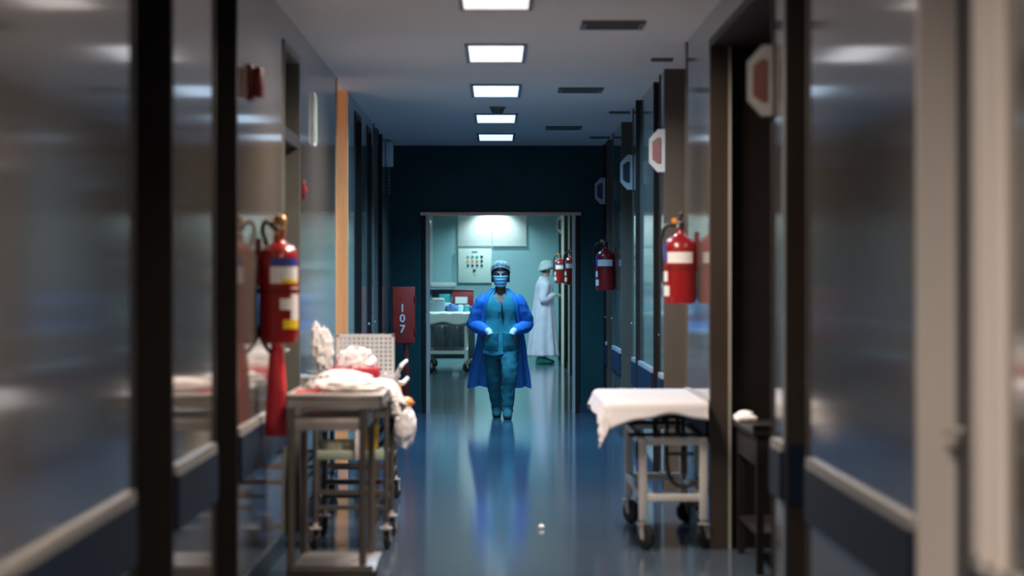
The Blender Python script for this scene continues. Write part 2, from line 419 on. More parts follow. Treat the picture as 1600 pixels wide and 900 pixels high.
vent(22.4, .46, .79, .36, 'farthest dark ceiling grille, right of the last lit panels', 'dark square grilles in the ceiling')
vent(15.4, .99, 1.125, .10, 'nearest thin ceiling slot by the right wall', 'thin slots in the ceiling along the right wall')
vent(20.3, .95, 1.125, .10, 'middle thin ceiling slot by the right wall', 'thin slots in the ceiling along the right wall')
vent(23.9, .93, 1.125, .10, 'farthest thin ceiling slot by the right wall', 'thin slots in the ceiling along the right wall')
t = thing('smoke_detector', 'round grey smoke detector on the ceiling between two lit panels', 'smoke detector', (.012, 19.75, H))
b = nb(); lathe(b, [(0, -.012), (.068, -.012), (.068, 0), (0, 0)]); obj('base', b, 'detector', t)
b = nb(); lathe(b, [(0, -.06), (.03, -.06), (.048, -.045), (.058, -.012), (0, -.012)]); obj('sensor_dome', b, 'vent', t)

# ------------------------------------------------------------------ fire extinguishers
def extinguisher(name_label, x, y, z0, sg, big=False):
    """sg = +1 hangs on the right wall, -1 on the left; z0 = underside of the cylinder"""
    t = thing('fire_extinguisher', name_label, 'fire extinguisher', (x, y, z0), group='red fire extinguishers on the walls')
    r = .092; h = .47 if big else .385
    b = nb(); lathe(b, [(0, .012), (r*.75, 0), (r*.93, .006), (r, .035), (r, h-.075), (r*.95, h-.045), (r*.72, h-.015), (r*.38, h), (.026, h+.012), (.024, h+.035), (0, h+.035)], n=36)
    obj('cylinder', b, 'red', t)
    b = nb(); lathe(b, [(0, h+.03), (.022, h+.03), (.024, h+.07), (.016, h+.085), (0, h+.085)]); obj('valve', b, 'black' if not big else 'brass', t)
    b = nb()
    tube(b, [(0, .02, h+.06), (0, -.05, h+.075), (0, -.11, h+.062)], .010, 8, 3, 1.6)
    tube(b, [(0, .02, h+.085), (0, -.04, h+.115), (0, -.105, h+.112)], .010, 8, 3, 1.6)
    obj('handle', b, 'black', t)
    b = nb(); lathe(b, [(0, 0), (.019, 0), (.019, .012), (0, .012)], c=(-sg*.02, 0, h+.055), axis='x'); obj('pressure_gauge', b, 'whiteplastic' if not big else 'brass', t)
    b = nb()
    tube(b, [(-sg*.018, .0, h+.06), (-sg*.085, .01, h+.05), (-sg*.105, .03, h-.05), (-sg*.098, .04, h-.2), (-sg*.092, .045, .12)] if not big else
         [(-.01, -.01, h+.06), (-.055, -.02, h+.10), (-.075, 0, h+.06), (-.06, .02, h-.02), (-.10, .03, h-.12), (-.105, .03, .1), (-.05, .02, -.03), (-.01, 0, -.04)], .011, 8, 5)
    obj('hose', b, 'black', t)
    b = nb(); d = abs(WR if sg > 0 else WL) - abs(x)
    box(b, min(sg*.05, sg*d), max(sg*.05, sg*d), -.02, .02, h-.12, h-.06); box(b, min(sg*(d-.012), sg*d), max(sg*(d-.012), sg*d), -.035, .035, h-.2, h+.02)
    arc(b, (0, 0, 0), r, 0, 2*PI-.001, h*.5, h*.5+.022, 40, .003)
    obj('bracket', b, 'darkred', t)
    F0 = -PI/2     # towards the viewer
    if not big:
        b = nb(); arc(b, (0, 0, 0), r, F0-.95, F0+.75, h*.60, h*.76); o = obj('label', b, 'label', t); o['label'] = 'white band label'
        b = nb(); arc(b, (0, 0, 0), r, F0-1.5, F0-1.0, h*.62, h*.86); o = obj('label', b, 'bluelabel', t); o['label'] = 'blue label'
        b = nb(); arc(b, (0, 0, 0), r, F0-1.45, F0-.95, h*.33, h*.48); o = obj('label', b, 'label', t); o['label'] = 'small white square label'
        b = nb(); arc(b, (0, 0, 0), r, F0-1.45, F0-.8, h*.12, h*.27); o = obj('label', b, 'label', t); o['label'] = 'small round white label'
        b = nb(); lathe(b, [(0, 0), (.016, .002), (.016, .012), (0, .014)], c=(-.035, -.02, h+.085), axis='y'); tube(b, [(-.035, -.015, h+.085), (0, -.01, h+.075)], .004, 6)
        obj('safety_pin', b, 'amber', t)
    else:
        b = nb(); arc(b, (0, 0, 0), r, F0-.35, F0+1.3, h*.77, h*.85); o = obj('label', b, 'bluelabel', t); o['label'] = 'dark blue label strip'
        b = nb(); arc(b, (0, 0, 0), r, F0-.35, F0+1.3, h*.60, h*.765); o = obj('label', b, 'label', t); o['label'] = 'white label panel'
        b = nb(); arc(b, (0, 0, 0), r+.0016, F0+.25, F0+1.2, h*.60, h*.64); o = obj('label', b, 'yellow', t); o['label'] = 'yellow label strip'
        b = nb(); arc(b, (0, 0, 0), r, F0+.75, F0+1.4, h*.24, h*.56); o = obj('label', b, 'label', t); o['label'] = 'tall white label'
        b = nb(); arc(b, (0, 0, 0), r, F0+.15, F0+.74, h*.34, h*.45); o = obj('label', b, 'label', t); o['label'] = 'small grey-white label'
        b = nb(); arc(b, (0, 0, 0), r+.0016, F0+.30, F0+1.35, h*.15, h*.24); o = obj('label', b, 'yellow', t); o['label'] = 'yellow label at the foot'
        b = nb(); lathe(b, [(0, 0), (.028, .004), (.034, .02), (.022, .036), (0, .036)], c=(.005, -.03, h+.1), axis='y'); obj('control_knob', b, 'brass', t)
        b = nb(); lathe(b, [(0, -.43), (.056, -.43), (.055, -.36), (.046, -.2), (.036, -.06), (.026, -.01), (.03, .0), (0, .004)], c=(-.01, -.0, 0), n=24)
        o = obj('discharge_horn', b, 'redplastic', t); o['label'] = 'red discharge horn'
    return t
extinguisher('large red fire extinguisher with red horn on the left wall', -1.015, 11.3, 1.115, -1, True)
extinguisher('red fire extinguisher on the right wall above the draped gurney', 1.037, 13.6, 1.275, 1)
extinguisher('red fire extinguisher on the right wall just before the far doorway', 1.037, 22.9, 1.305, 1)
extinguisher('brighter red fire extinguisher seen through the right of the far doorway', 1.037, 33.2, 1.33, 1)
extinguisher('darker red fire extinguisher beside the head of the person in lilac', 1.037, 39.0, 1.34, 1)

# projecting half-octagon signs on the right wall
def flag_sign(y, z, label, inner='signred', rim='signrim', hh=.143):
    t = thing('wall_sign', label, 'sign', (WR, y, z), group='half-octagon signs projecting from the right wall')
    pr = .105; sl = .05
    b = nb()
    for s in (-1, 1):
        prism(b, [(0, s*sl*.9+0, -hh), (0, s*sl*.9, hh), (-pr*.45, s*sl*.55, hh), (-pr, s*.004, hh*.55), (-pr, s*.004, -hh*.55), (-pr*.45, s*sl*.55, -hh)], (0, .003*s, 0))
    obj('plate', b, rim, t, False)
    c = nb(); k = .66
    def yy(x): return -(sl*.55*(1-abs(x)/pr)*1.6+.010)
    pts = [(-.030, hh*k*.92), (-.052, hh*k*.92), (-pr*.80, hh*.42), (-pr*.80, -hh*.42), (-.052, -hh*k*.92), (-.030, -hh*k*.92)]
    prism(c, [(x, yy(x)-.0, zz) for x, zz in pts], (0, -.003, 0)); obj('red_field' if inner == 'signred' else 'grey_field', c, inner, t, False)
    return t
flag_sign(9.86, 2.225, 'large blurred red and white half-octagon sign, nearest on the right wall')
flag_sign(16.2, 2.275, 'red and white half-octagon sign above the tan jamb on the right')
flag_sign(19.95, 2.295, 'dim bluish half-octagon sign past the red one on the right', 'rail')
flag_sign(25.05, 2.325, 'small pale half-octagon sign beside the dark cross wall', 'coving', hh=.135)
flag_sign(40.9, 2.33, 'small tan-looking half-octagon sign seen through the far doorway', 'tan', 'beige', hh=.15)

# ------------------------------------------------------------------ red numbered cabinet on a post
t = thing('hydrant_cabinet', 'oxide red metal cabinet numbered 107 on a post beside the far doorway', 'cabinet', (-.952, 25.0, 0))
b = nb(); box(b, -.119, .115, -.08, .10, .745, 1.334, .006); obj('body', b, 'redcab', t)
b = nb(); box(b, -.108, .104, -.088, -.08, .757, 1.322, .003); d = obj('door', b, 'redcab', t)
for hz_ in (1.17, .83):
    b = nb(); box(b, .104, .128, -.086, -.06, hz_, hz_+.07, .003); obj('hinge', b, 'darkred', t)
b = nb(); box(b, -.004, .058, -.03, .03, 0, .745, .004); box(b, -.03, .085, -.06, .06, 0, .012); obj('post', b, 'darkred', t)
def text_mesh(s, size, depth=.002):
    cu = bpy.data.curves.new('digit', 'FONT'); cu.body = s; cu.size = size; cu.extrude = depth; cu.align_x = 'CENTER'; cu.align_y = 'CENTER'; cu.offset = .0025
    o = bpy.data.objects.new('digit', cu); C.objects.link(o)
    bpy.context.view_layer.update()
    dg = bpy.context.evaluated_depsgraph_get()
    me = bpy.data.meshes.new_from_object(o.evaluated_get(dg)); bpy.data.objects.remove(o)
    return me
for s, zz in (('1', 1.110), ('0', 1.005), ('7', .895)):
    me = text_mesh(s, .115); me.materials.append(M['label'])
    o = bpy.data.objects.new('digit', me); C.objects.link(o); o.parent = t
    o.location = (-.012, -.0895, zz); o.rotation_euler = (PI/2, 0, 0); o['label'] = 'white painted digit ' + s

# small wall fittings on the left wall
t = thing('alarm_sounder', 'dark red alarm box high on the left wall', 'alarm', (WL, 10.9, 2.30))
b = nb(); box(b, 0, .02, -.075, .075, -.08, .08, .006); obj('back_box', b, 'darkred', t)
b = nb(); box(b, .02, .062, -.062, .062, -.068, .068, .01); obj('cover', b, 'darkred', t)
t = thing('exit_sign', 'thin pale green sign edge-on high on the left wall', 'sign', (WL, 14.7, 2.385))
b = nb(); box(b, 0, .012, -.10, .10, -.16, .16, .003); obj('backing', b, 'whiteplastic', t)
b = nb(); box(b, .012, .018, -.09, .09, -.145, .145, .002); obj('face', b, 'signgreen', t)
t = thing('call_box', 'small red call box on the left wall beyond the tall door frame', 'alarm', (WL, 13.85, 1.93))
b = nb(); box(b, 0, .018, -.045, .045, -.055, .055, .004); obj('housing', b, 'darkred', t)
b = nb(); lathe(b, [(0, 0), (.018, 0), (.016, .008), (0, .008)], c=(.018, 0, 0), axis='x'); obj('button', b, 'redplastic', t)
t = thing('emergency_lamp', 'white box near the ceiling at the left end of the corridor', 'lamp', (WL, 24.45, 2.67))
b = nb(); box(b, 0, .07, -.10, .10, -.12, .12, .01); obj('housing', b, 'whiteplastic', t)
b = nb()
for k in range(9): ball(b, (.03, 0, -.125-k*.033), .007, u=8, v=6)
tube(b, [(.03, 0, -.12), (.03, 0, -.395)], .0022, 6); obj('pull_cord', b, 'chrome', t)

# ------------------------------------------------------------------ trolleys
def caster(parent, x, y, r=.06, wd=.03, yaw=0., top=None, m='black'):
    ca, sa = math.cos(yaw), math.sin(yaw)
    top = top or r*2+.03
    b = nb()
    cyl(b, (x, y, top-.035), (x, y, top), .014, 10)
    ox, oy = ca*.025, sa*.025; px, py = -sa, ca
    for s in (-1, 1):
        prism(b, [(x+px*s*(wd/2+.004)-ca*.02, y+py*s*(wd/2+.004)-sa*.02, top-.03), (x+px*s*(wd/2+.004)+ca*.03, y+py*s*(wd/2+.004)+sa*.03, top-.03),
                  (x+px*s*(wd/2+.004)+ox+ca*.012, y+py*s*(wd/2+.004)+oy+sa*.012, r-.012), (x+px*s*(wd/2+.004)+ox-ca*.012, y+py*s*(wd/2+.004)+oy-sa*.012, r-.012)], (px*s*.003, py*s*.003, 0))
    box(b, x-.03, x+.03, y-.03, y+.03, top-.036, top-.028)
    f = obj('caster', b, 'steel', parent, False)
    w_ = nb(); cx, cy = x+ox, y+oy; rs = []
    for off, rr in ((-wd/2, r*.5), (-wd/2, r*.85), (-wd*.3, r), (wd*.3, r), (wd/2, r*.85), (wd/2, r*.5)):
        rs.append([Vector((cx+px*off+ca*math.cos(2*PI*j/22)*rr, cy+py*off+sa*math.cos(2*PI*j/22)*rr, r+math.sin(2*PI*j/22)*rr)) for j in range(22)])
    rings(w_, rs); obj('wheel', w_, m, f)
    hub = nb(); rs = []
    for off, rr in ((-wd/2-.004, r*.01), (-wd/2-.004, r*.42), (wd/2+.004, r*.42), (wd/2+.004, r*.01)):
        rs.append([Vector((cx+px*off+ca*math.cos(2*PI*j/14)*rr, cy+py*off+sa*math.cos(2*PI*j/14)*rr, r+math.sin(2*PI*j/14)*rr)) for j in range(14)])
    rings(hub, rs); obj('hub', hub, 'darksteel', f)

def drape(x0, x1, y0, y1, z, over, r=.03, nx=90, ny=90, amp=.012, seed=0, freq=9., flare=.12, lim=None):
    """cloth lying on a rectangular top; over = function(side direction angle, position) giving the overhang"""
    ol, orr, of, ob = over   # left, right, front, back overhang: numbers or functions of the position along the side
    fn = lambda o, s: o(s) if callable(o) else o
    ml = max(fn(ol, i/20) for i in range(21)); mr_ = max(fn(orr, i/20) for i in range(21)); mf = max(fn(of, i/20) for i in range(21)); mb = max(fn(ob, i/20) for i in range(21))
    b = nb(); G = []
    for i in range(nx+1):
        row = []
        for j in range(ny+1):
            u, v = i/nx, j/ny
            sx, sy = u, v
            # overhang at this place along the side
            l = fn(ol, v); rr = fn(orr, v); f = fn(of, u); k = fn(ob, u)
            x = x0-l + (x1-x0+l+rr)*u; y = y0-f + (y1-y0+f+k)*v
            dx = x0-x if x < x0 else (x-x1 if x > x1 else 0); dy = y0-y if y < y0 else (y-y1 if y > y1 else 0)
            ex = min(max(x, x0), x1); ey = min(max(y, y0), y1)
            d = math.hypot(dx, dy)
            if d < 1e-6:
                p = Vector((x, y, z + .004*noise.noise(Vector((x*7+seed, y*7, 0)))))
            else:
                nx_, ny_ = (x-ex)/d, (y-ey)/d
                q = r*PI/2
                if d < q:
                    a = d/r; out = r*math.sin(a); dn = r*(1-math.cos(a))
                else:
                    out = r + (d-q)*flare; dn = r + (d-q)*math.sqrt(1-flare**2)
                wv = amp*min(1, dn/.12)*(math.sin((ex*ny_ - ey*nx_ + math.atan2(ny_, nx_)*.25)*freq*2*PI*.35+seed) + noise.noise(Vector((ex*5+seed, ey*5, dn*3)))*1.3)
                out += max(wv, -out*.7)
                p = Vector((ex+nx_*out, ey+ny_*out, z-dn))
            if lim is not None:
                p.x = min(p.x, lim[1]); p.x = max(p.x, lim[0])
            row.append(b.verts.new(p))
        G.append(row)
    for i in range(nx):
        for j in range(ny): b.faces.new((G[i][j], G[i+1][j], G[i+1][j+1], G[i][j+1]))
    return b

# right gurney --------------------------------------------------------
gx0, gx1, gy0, gy1 = .60, 1.10, 12.62, 14.15
t = thing('gurney', 'white tubular gurney under a white sheet along the right wall', 'gurney', ((gx0+gx1)/2, (gy0+gy1)/2, 0))
lx0, lx1, ly0, ly1 = gx0-(gx0+gx1)/2, gx1-(gx0+gx1)/2, gy0-(gy0+gy1)/2, gy1-(gy0+gy1)/2
b = nb(); box(b, lx0, lx1, ly0, ly1, .705, .766, .02, 3); obj('mattress', b, 'mattress', t)
b = nb(); box(b, lx0+.04, lx1-.02, ly0+.05, ly1-.03, .682, .705)
for x in (lx0+.24, lx0+.36):
    for y in (ly0+.15, ly1-.3): box(b, x-.012, x+.012, y-.02, y+.02, .585, .69)
for y in (ly0+.12, ly1-.33): box(b, lx0+.10, lx1-.02, y, y+.03, .585, .605)
obj('platform', b, 'black', t, False)
b = nb()
fx0, fx1 = lx0+.17, lx1-.012; fy0, fy1 = ly0+.05, ly1-.1
for z in (.565, .27):
    for x in (fx0, fx1): box(b, x-.015, x+.015, fy0, fy1, z-.018, z+.018, .004)
    for y in (fy0, fy1): box(b, fx0, fx1, y-.015, y+.015, z-.02, z+.02, .004)
obj('frame', b, 'whitepaint', t)
for x in (fx0, fx1):
    for y in (fy0, fy1):
        b = nb(); box(b, x-.021, x+.021, y-.021, y+.021, .155, .585, .005); obj('leg', b, 'whitepaint', t)
        caster(t, x, y, .068, .034, -1.0 if x < 0 else .5, .165)
b = nb()
tube(b, [(lx0+.30, ly0+.08, .69), (lx0+.295, ly0+.06, .55), (lx0+.30, ly0+.05, .42), (lx0+.335, ly0+.05, .345), (lx0+.40, ly0+.05, .33), (lx0+.44, ly0+.05, .36)], .011, 10, 5)
tube(b, [(lx0+.385, ly0+.09, .69), (lx0+.385, ly0+.07, .36)], .012, 10); tube(b, [(lx0+.30, ly0+.055, .50), (lx0+.44, ly0+.055, .50)], .009, 8)
obj('crank_handle', b, 'black', t)
ov = (lambda v: .14-.03*min(1, v*3), .01, lambda u: .115+.12*max(0, 1-u*2.4)**1.3-.035*math.exp(-((u-.70)/.16)**2), .10)
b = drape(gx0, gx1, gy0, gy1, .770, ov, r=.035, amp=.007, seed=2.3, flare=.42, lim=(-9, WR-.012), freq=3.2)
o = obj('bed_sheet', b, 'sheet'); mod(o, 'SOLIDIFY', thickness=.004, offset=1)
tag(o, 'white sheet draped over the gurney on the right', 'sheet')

# dark trolley in the recess -----------------------------------------
t = thing('recess_trolley', 'dark trolley standing in the deep recess on the right', 'trolley', (1.465, 12.02, 0))
b = nb(); box(b, -.24, .24, -.5, .5, .66, .69, .005); box(b, -.24, .24, -.5, -.49, .69, .72); obj('tabletop', b, 'dark', t)
b = nb(); box(b, -.22, .22, -.47, .47, .52, .66, .005); obj('drawer', b, 'dark', t)
b = nb(); tube(b, [(-.08, -.475, .6), (-.08, -.5, .6), (.08, -.5, .6), (.08, -.475, .6)], .007, 8); obj('drawer_handle', b, 'darksteel', t)
for x in (-.2, .2):
    for y in (-.44, .44):
        b = nb(); box(b, x-.018, x+.018, y-.018, y+.018, 0, .52); obj('leg', b, 'dark', t)
b = nb(); box(b, -.21, .21, -.45, .45, .18, .20); obj('shelf', b, 'dark', t)
b = nb(); box(b, -.05, .05, -.12, .12, 0, .03, .01); ball(b, (0, 0, .03), .045, (1, 2, .5), crumple=.2, seed=5, floor=.0)
o = obj('folded_cloth', b, 'linen', loc=(1.275, 12.35, .6915)); tag(o, 'white folded cloth on the dark trolley in the recess', 'cloth')

# left: stainless instrument table --------------------------------------
tx0, tx1, ty0, ty1 = -.955, -.515, 10.95, 11.75
cx, cy = (tx0+tx1)/2, (ty0+ty1)/2; hx, hy = (tx1-tx0)/2, (ty1-ty0)/2
t = thing('instrument_table', 'stainless steel instrument table nearest on the left', 'table', (cx, cy, 0))
b = nb(); box(b, -hx, hx, -hy, hy, .868, .882, .003)
box(b, -hx, hx, -hy, -hy+.012, .83, .895, .003); box(b, -hx, hx, hy-.012, hy, .83, .895, .003); box(b, -hx, -hx+.012, -hy, hy, .83, .895, .003); box(b, hx-.012, hx, -hy, hy, .83, .895, .003)
obj('tabletop', b, 'steel', t)
b = nb()
for y in (-hy+.03, hy-.03): box(b, -hx+.02, hx-.08, y-.01, y+.01, .73, .785, .003)
for x in (-hx+.03, hx-.09): box(b, x-.01, x+.01, -hy+.03, hy-.03, .73, .785, .003)
box(b, -hx+.02, hx-.08, -hy+.03, hy-.03, .727, .735); obj('under_tray', b, 'steel', t)
for x in (-hx+.025, hx-.09):
    for y in (-hy+.025, hy-.025):
        b = nb(); cyl(b, (x, y, 0), (x, y, .87), .018, 14); lathe(b, [(.021, 0), (.024, .03), (.018, .045)], c=(x, y, 0), n=14); obj('leg', b, 'steelleg', t)
b = nb(); box(b, -hx+.02, hx-.04, -hy+.0, hy-.0, .075, .09, .003); box(b, -hx+.02, hx-.04, -hy, -hy+.012, .06, .12, .003); obj('shelf', b, 'steelleg', t)

# left: linen trolley with folded sheets --------------------------------
t = thing('linen_trolley', 'dark steel trolley heaped with white linen behind the instrument table', 'trolley', (-.755, 13.0, 0))
b = nb(); box(b, -.20, .19, -.36, .36, .74, .76, .003)
for y in (-.34, .34): box(b, -.19, .18, y-.012, y+.012, .69, .74)
for x in (-.19, .18): box(b, x-.012, x+.012, -.34, .34, .69, .74)
obj('tabletop', b, 'darksteel', t)
b = nb(); box(b, -.19, .17, -.34, .34, .47, .485); box(b, -.19, .17, -.35, -.338, .47, .52, .002); obj('shelf', b, 'greenglass', t)
for z in (.30, .22):
    for y in (-.34, .34):
        b = nb(); box(b, -.19, .18, y-.012, y+.012, z-.012, z+.012); obj('crossbar', b, 'darksteel', t)
for x in (-.19, .18):
    for y in (-.34, .34):
        b = nb(); cyl(b, (x, y, .14), (x, y, .74), .014, 12); obj('leg', b, 'darksteel', t)
        caster(t, x, y, .05, .026, PI/2+(.4 if x < 0 else -.2), .145)
b = drape(-.94, -.60, 12.70, 13.35, .862, (.0, lambda v: .19+.04*math.sin(v*7), .05, .0), r=.06, amp=.02, seed=6.1, flare=.2)
o = obj('draped_cloth', b, 'linen'); mod(o, 'SOLIDIFY', thickness=.004, offset=1); tag(o, 'white cloth hanging over the right side of the linen trolley', 'cloth')
b = nb(); box(b, -.165, .165, -.29, .29, 0, .09, .03, 4)
for v in b.verts: v.co.z = max(0, v.co.z + .012*noise.noise(v.co*9) if v.co.z > .02 else v.co.z)
o = obj('folded_linen', b, 'linen', loc=(-.77, 13.02, .76)); tag(o, 'stack of folded white linen under the hanging cloth', 'linen')
b = nb(); ball(b, (0, 0, 0), .11, (1.35, 1.5, .5), 48, 32, crumple=.22, freq=6, seed=3, floor=0)
o = obj('crumpled_linen', b, 'linen', loc=(-.82, 12.98, .872)); tag(o, 'crumpled heap of white linen on top of the linen trolley', 'linen')
b = nb(); lathe(b, [(0, 0), (.07, 0), (.095, .035), (.11, .075), (.104, .075), (.088, .036), (.066, .006), (0, .006)]); o = obj('basin', b, 'steel', loc=(-.84, 12.82, .4865)); tag(o, 'steel basin on the shelf of the linen trolley', 'basin')
b = nb(); box(b, -.028, .028, -.007, .007, -.22, .03, .006)
o = obj('towel', b, 'linen', loc=(-.71, 12.638, .69)); tag(o, 'narrow white towel hanging under the linen trolley top', 'towel')
b = nb(); lathe(b, [(0, 0), (.035, 0), (.04, .16), (.03, .19), (.014, .20), (.014, .225), (0, .225)]); t = tag(obj('bottle', b, 'yellow', loc=(-.655, 12.74, .4865)), 'yellow plastic bottle on the trolley shelf', 'bottle')
b = nb(); cyl(b, (0, 0, .225), (0, 0, .245), .017); obj('bottle_cap', b, 'black', t)
b = nb(); tube(b, [(.05*math.cos(a*.6), .05*math.sin(a*.6)*.5+.0, .03+.075+.075*math.sin(a*.6+1)) for a in range(0, 26)], .011, 8)
o = obj('coiled_tube', b, 'blackcord', loc=(-.60, 12.95, .485)); tag(o, 'black coiled tube on the trolley shelf', 'tube')

# left: hospital bed trolley with grid panel ------------------------------
t = thing('supply_trolley', 'trolley with a white grid back panel, third from the front on the left', 'trolley', (-.82, 14.95, 0))
b = nb(); box(b, -.27, .20, -.55, .75, .78, .80); box(b, -.27, .20, -.55, -.538, .80, .83); obj('tabletop', b, 'steel', t)
b = nb()
gy = -.46
for i in range(13): box(b, -.125+i*.0271-.008, -.125+i*.0271+.008, gy-.004, gy+.004, .80, 1.075)
for i in range(11): box(b, -.125, .20, gy-.008, gy, .81+i*.0262-.0075, .81+i*.0262+.0075)
box(b, -.135, -.12, gy-.01, gy+.01, .80, 1.082); box(b, .195, .21, gy-.01, gy+.01, .80, 1.082); box(b, -.135, .21, gy-.01, gy+.01, 1.07, 1.085)
obj('grid_panel', b, 'board', t, False)
b = nb(); tube(b, [(.20, -.5, .80), (.245, -.5, .88), (.255, -.45, .90), (.255, .3, .90)], .012, 8, 4); tube(b, [(.20, -.45, .80), (.26, -.45, .79), (.26, .3, .79)], .014, 8)
obj('side_rail', b, 'whitepaint', t)
for x in (-.24, .17):
    for y in (-.48, .68):
        b = nb(); cyl(b, (x, y, .15), (x, y, .78), .015, 12); obj('leg', b, 'darksteel', t)
        caster(t, x, y, .058, .028, PI/2-.3, .155)
for z in (.20, .30):
    b = nb()
    for y in (-.48, .68): box(b, -.24, .17, y-.014, y+.014, z-.014, z+.014)
    for x in (-.24, .17): box(b, x-.012, x+.012, -.48, .68, z-.012, z+.012)
    obj('lower_frame', b, 'darksteel', t)
b = nb()
prism(b, [(-.15, -.18, 0), (.15, -.18, 0), (.15, .12, 0), (-.15, .12, 0)], (0, 0, .008))
for x0, x1, y0, y1 in ((-.165, -.15, -.19, .13), (.15, .165, -.19, .13), (-.165, .165, -.195, -.18), (-.165, .165, .12, .135)): box(b, x0, x1, y0, y1, 0, .062, .004)
o = obj('tray', b, 'redplastic', loc=(-.845, 14.1, .842)); tag(o, 'red plastic tray amid the white linen on the left', 'tray')
b = nb(); box(b, -.16, .16, -.18, .2, 0, .05, .006); box(b, -.012, .012, -.2, .2, .05, .05)
t2 = thing('tray_stand', 'small steel side table under the red tray', 'table', (-.845, 14.1, 0))
b = nb(); box(b, -.17, .17, -.19, .14, .824, .842, .004); obj('tabletop', b, 'steel', t2)
for x in (-.15, .15):
    for y in (-.16, .11):
        b = nb(); cyl(b, (x, y, 0), (x, y, .824), .010, 10); obj('leg', b, 'darksteel', t2)
b = nb(); ball(b, (0, 0, 0), .112, (1.0, .85, .85), 48, 32, crumple=.25, freq=6.5, seed=8, floor=-.07)
o = obj('gauze_heap', b, 'linen', loc=(-.815, 14.07, .921)); tag(o, 'heap of white gauze in the red tray', 'gauze')
b = nb()
ball(b, (0, 0, 0), .06, (.9, .9, 2.0), 32, 28, crumple=.35, freq=6, seed=11, floor=-.11)
ball(b, (-.04, 0, .05), .045, (.7, .8, 2.4), 28, 24, crumple=.35, freq=6, seed=14, floor=-.11)
o = obj('white_bag', b, 'linen', loc=(-.985, 13.82, 1.002)); tag(o, 'white twisted bag standing up beside the red tray', 'bag')
t3 = thing('bag_stand', 'slim steel stand under the white twisted bag', 'stand', (-1.02, 13.86, 0))
b = nb(); cyl(b, (-.0, 0, .0), (-.0, 0, .87), .012, 10); lathe(b, [(0, 0), (.07, 0), (.06, .02), (0, .03)]); obj('pole', b, 'darksteel', t3)
b = nb(); lathe(b, [(0, .87), (.065, .87), (.065, .89), (0, .89)]); obj('plate', b, 'steel', t3)
b = nb(); ball(b, (0, 0, 0), .085, (.8, 1.0, 1.6), 32, 26, crumple=.15, freq=6, seed=17)
t4 = tag(obj('waste_bag', b, 'linen', loc=(-.545, 14.42, .545)), 'white bag hanging on the right side of the supply trolley', 'bag')
b = nb(); ball(b, (0, 0, .135), .045, (1.2, 1.2, .7), 20, 14, crumple=.3, freq=9, seed=4); tube(b, [(-.02, 0, .15), (-.03, .02, .25)], .006, 6); obj('knot', b, 'amber', t4)
b = nb(); ball(b, (0, 0, 0), .05, (1.2, 1.6, .6), 24, 18, crumple=.4, freq=9, seed=21, floor=-.022)
o = obj('wipe_pack', b, 'linen', loc=(-.70, 14.70, .8245)); tag(o, 'small white bundle on the edge of the supply trolley', 'bundle')
b = nb()
for k in range(6): tube(b, [(0, -.10+k*.02, .003+.004*(k % 2)), (.05, -.06+k*.02, .006), (.11, -.08+k*.025, .004+.004*(k % 2))], .004, 6, 3)
o = obj('red_tubing', b, 'redplastic', loc=(-.935, 11.40, .8845)); tag(o, 'thin red tubing on the steel instrument table', 'tubing')
b = nb(); ball(b, (0, 0, 0), .085, (1.9, 1.5, .55), 48, 32, crumple=.22, freq=6, seed=25, floor=-.02)
o = obj('crumpled_gauze', b, 'linen', loc=(-.71, 11.47, .9035)); tag(o, 'crumpled white gauze on the steel instrument table', 'gauze')
t = thing('kidney_dish', 'shiny steel dish at the left back of the instrument table', 'dish', (-.875, 11.65, .8835))
b = nb(); lathe(b, [(0, 0), (.035, 0), (.05, .03), (.055, .055), (.05, .055), (.045, .03), (.03, .005), (0, .005)]); obj('bowl', b, 'chrome', t)
# small scrap on the floor
b = nb(); ball(b, (0, 0, .012), .016, (1.1, 1.2, .8), 16, 12, crumple=.3, seed=2, floor=0)
o = obj('cotton_ball', b, 'paper', loc=(.257, 13.7, 0)); tag(o, 'small white cotton ball lying on the blue floor', 'cotton ball')

# ------------------------------------------------------------------ the room beyond the doorway
gx0, gx1, gy0, gy1 = -1.07, -.42, 36.6, 38.4
t = thing('gurney', 'white gurney with sheet in the far room, left of the person in scrubs', 'gurney', ((gx0+gx1)/2, (gy0+gy1)/2, 0))
hx, hy = (gx1-gx0)/2, (gy1-gy0)/2
b = nb(); box(b, -hx, hx, -hy, hy, .78, .885, .02, 3); obj('mattress', b, 'mattress', t)
b = nb(); box(b, -hx+.01, hx-.01, -hy+.01, hy-.01, .74, .78); obj('platform', b, 'darksteel', t, False)
b = nb()
for z in (.72, .30):
    for x in (-hx+.06, hx-.04): box(b, x-.016, x+.016, -hy+.04, hy-.04, z-.02, z+.02)
    for y in (-hy+.04, hy-.04): box(b, -hx+.06, hx-.04, y-.016, y+.016, z-.025, z+.025)
for x in (-.08, .02): box(b, x-.01, x+.01, hy-.05, hy-.03, .3, .72)
obj('frame', b, 'whitepaint', t)
for x in (-hx+.06, hx-.04):
    for y in (-hy+.04, hy-.04):
        b = nb(); box(b, x-.018, x+.018, y-.018, y+.018, .16, .74); obj('leg', b, 'whitepaint', t)
        caster(t, x, y, .075, .04, .7, .17)
b = drape(gx0, gx1, gy0, gy1, .889, (.08, .06, lambda u: .17-.08*max(0, .12-u)*5+.02*math.sin(u*11), .1), r=.03, amp=.006, seed=4.4, flare=.15, nx=60, ny=60)
o = obj('bed_sheet', b, 'linen'); mod(o, 'SOLIDIFY', thickness=.004, offset=1); tag(o, 'white sheet on the gurney in the far room', 'sheet')
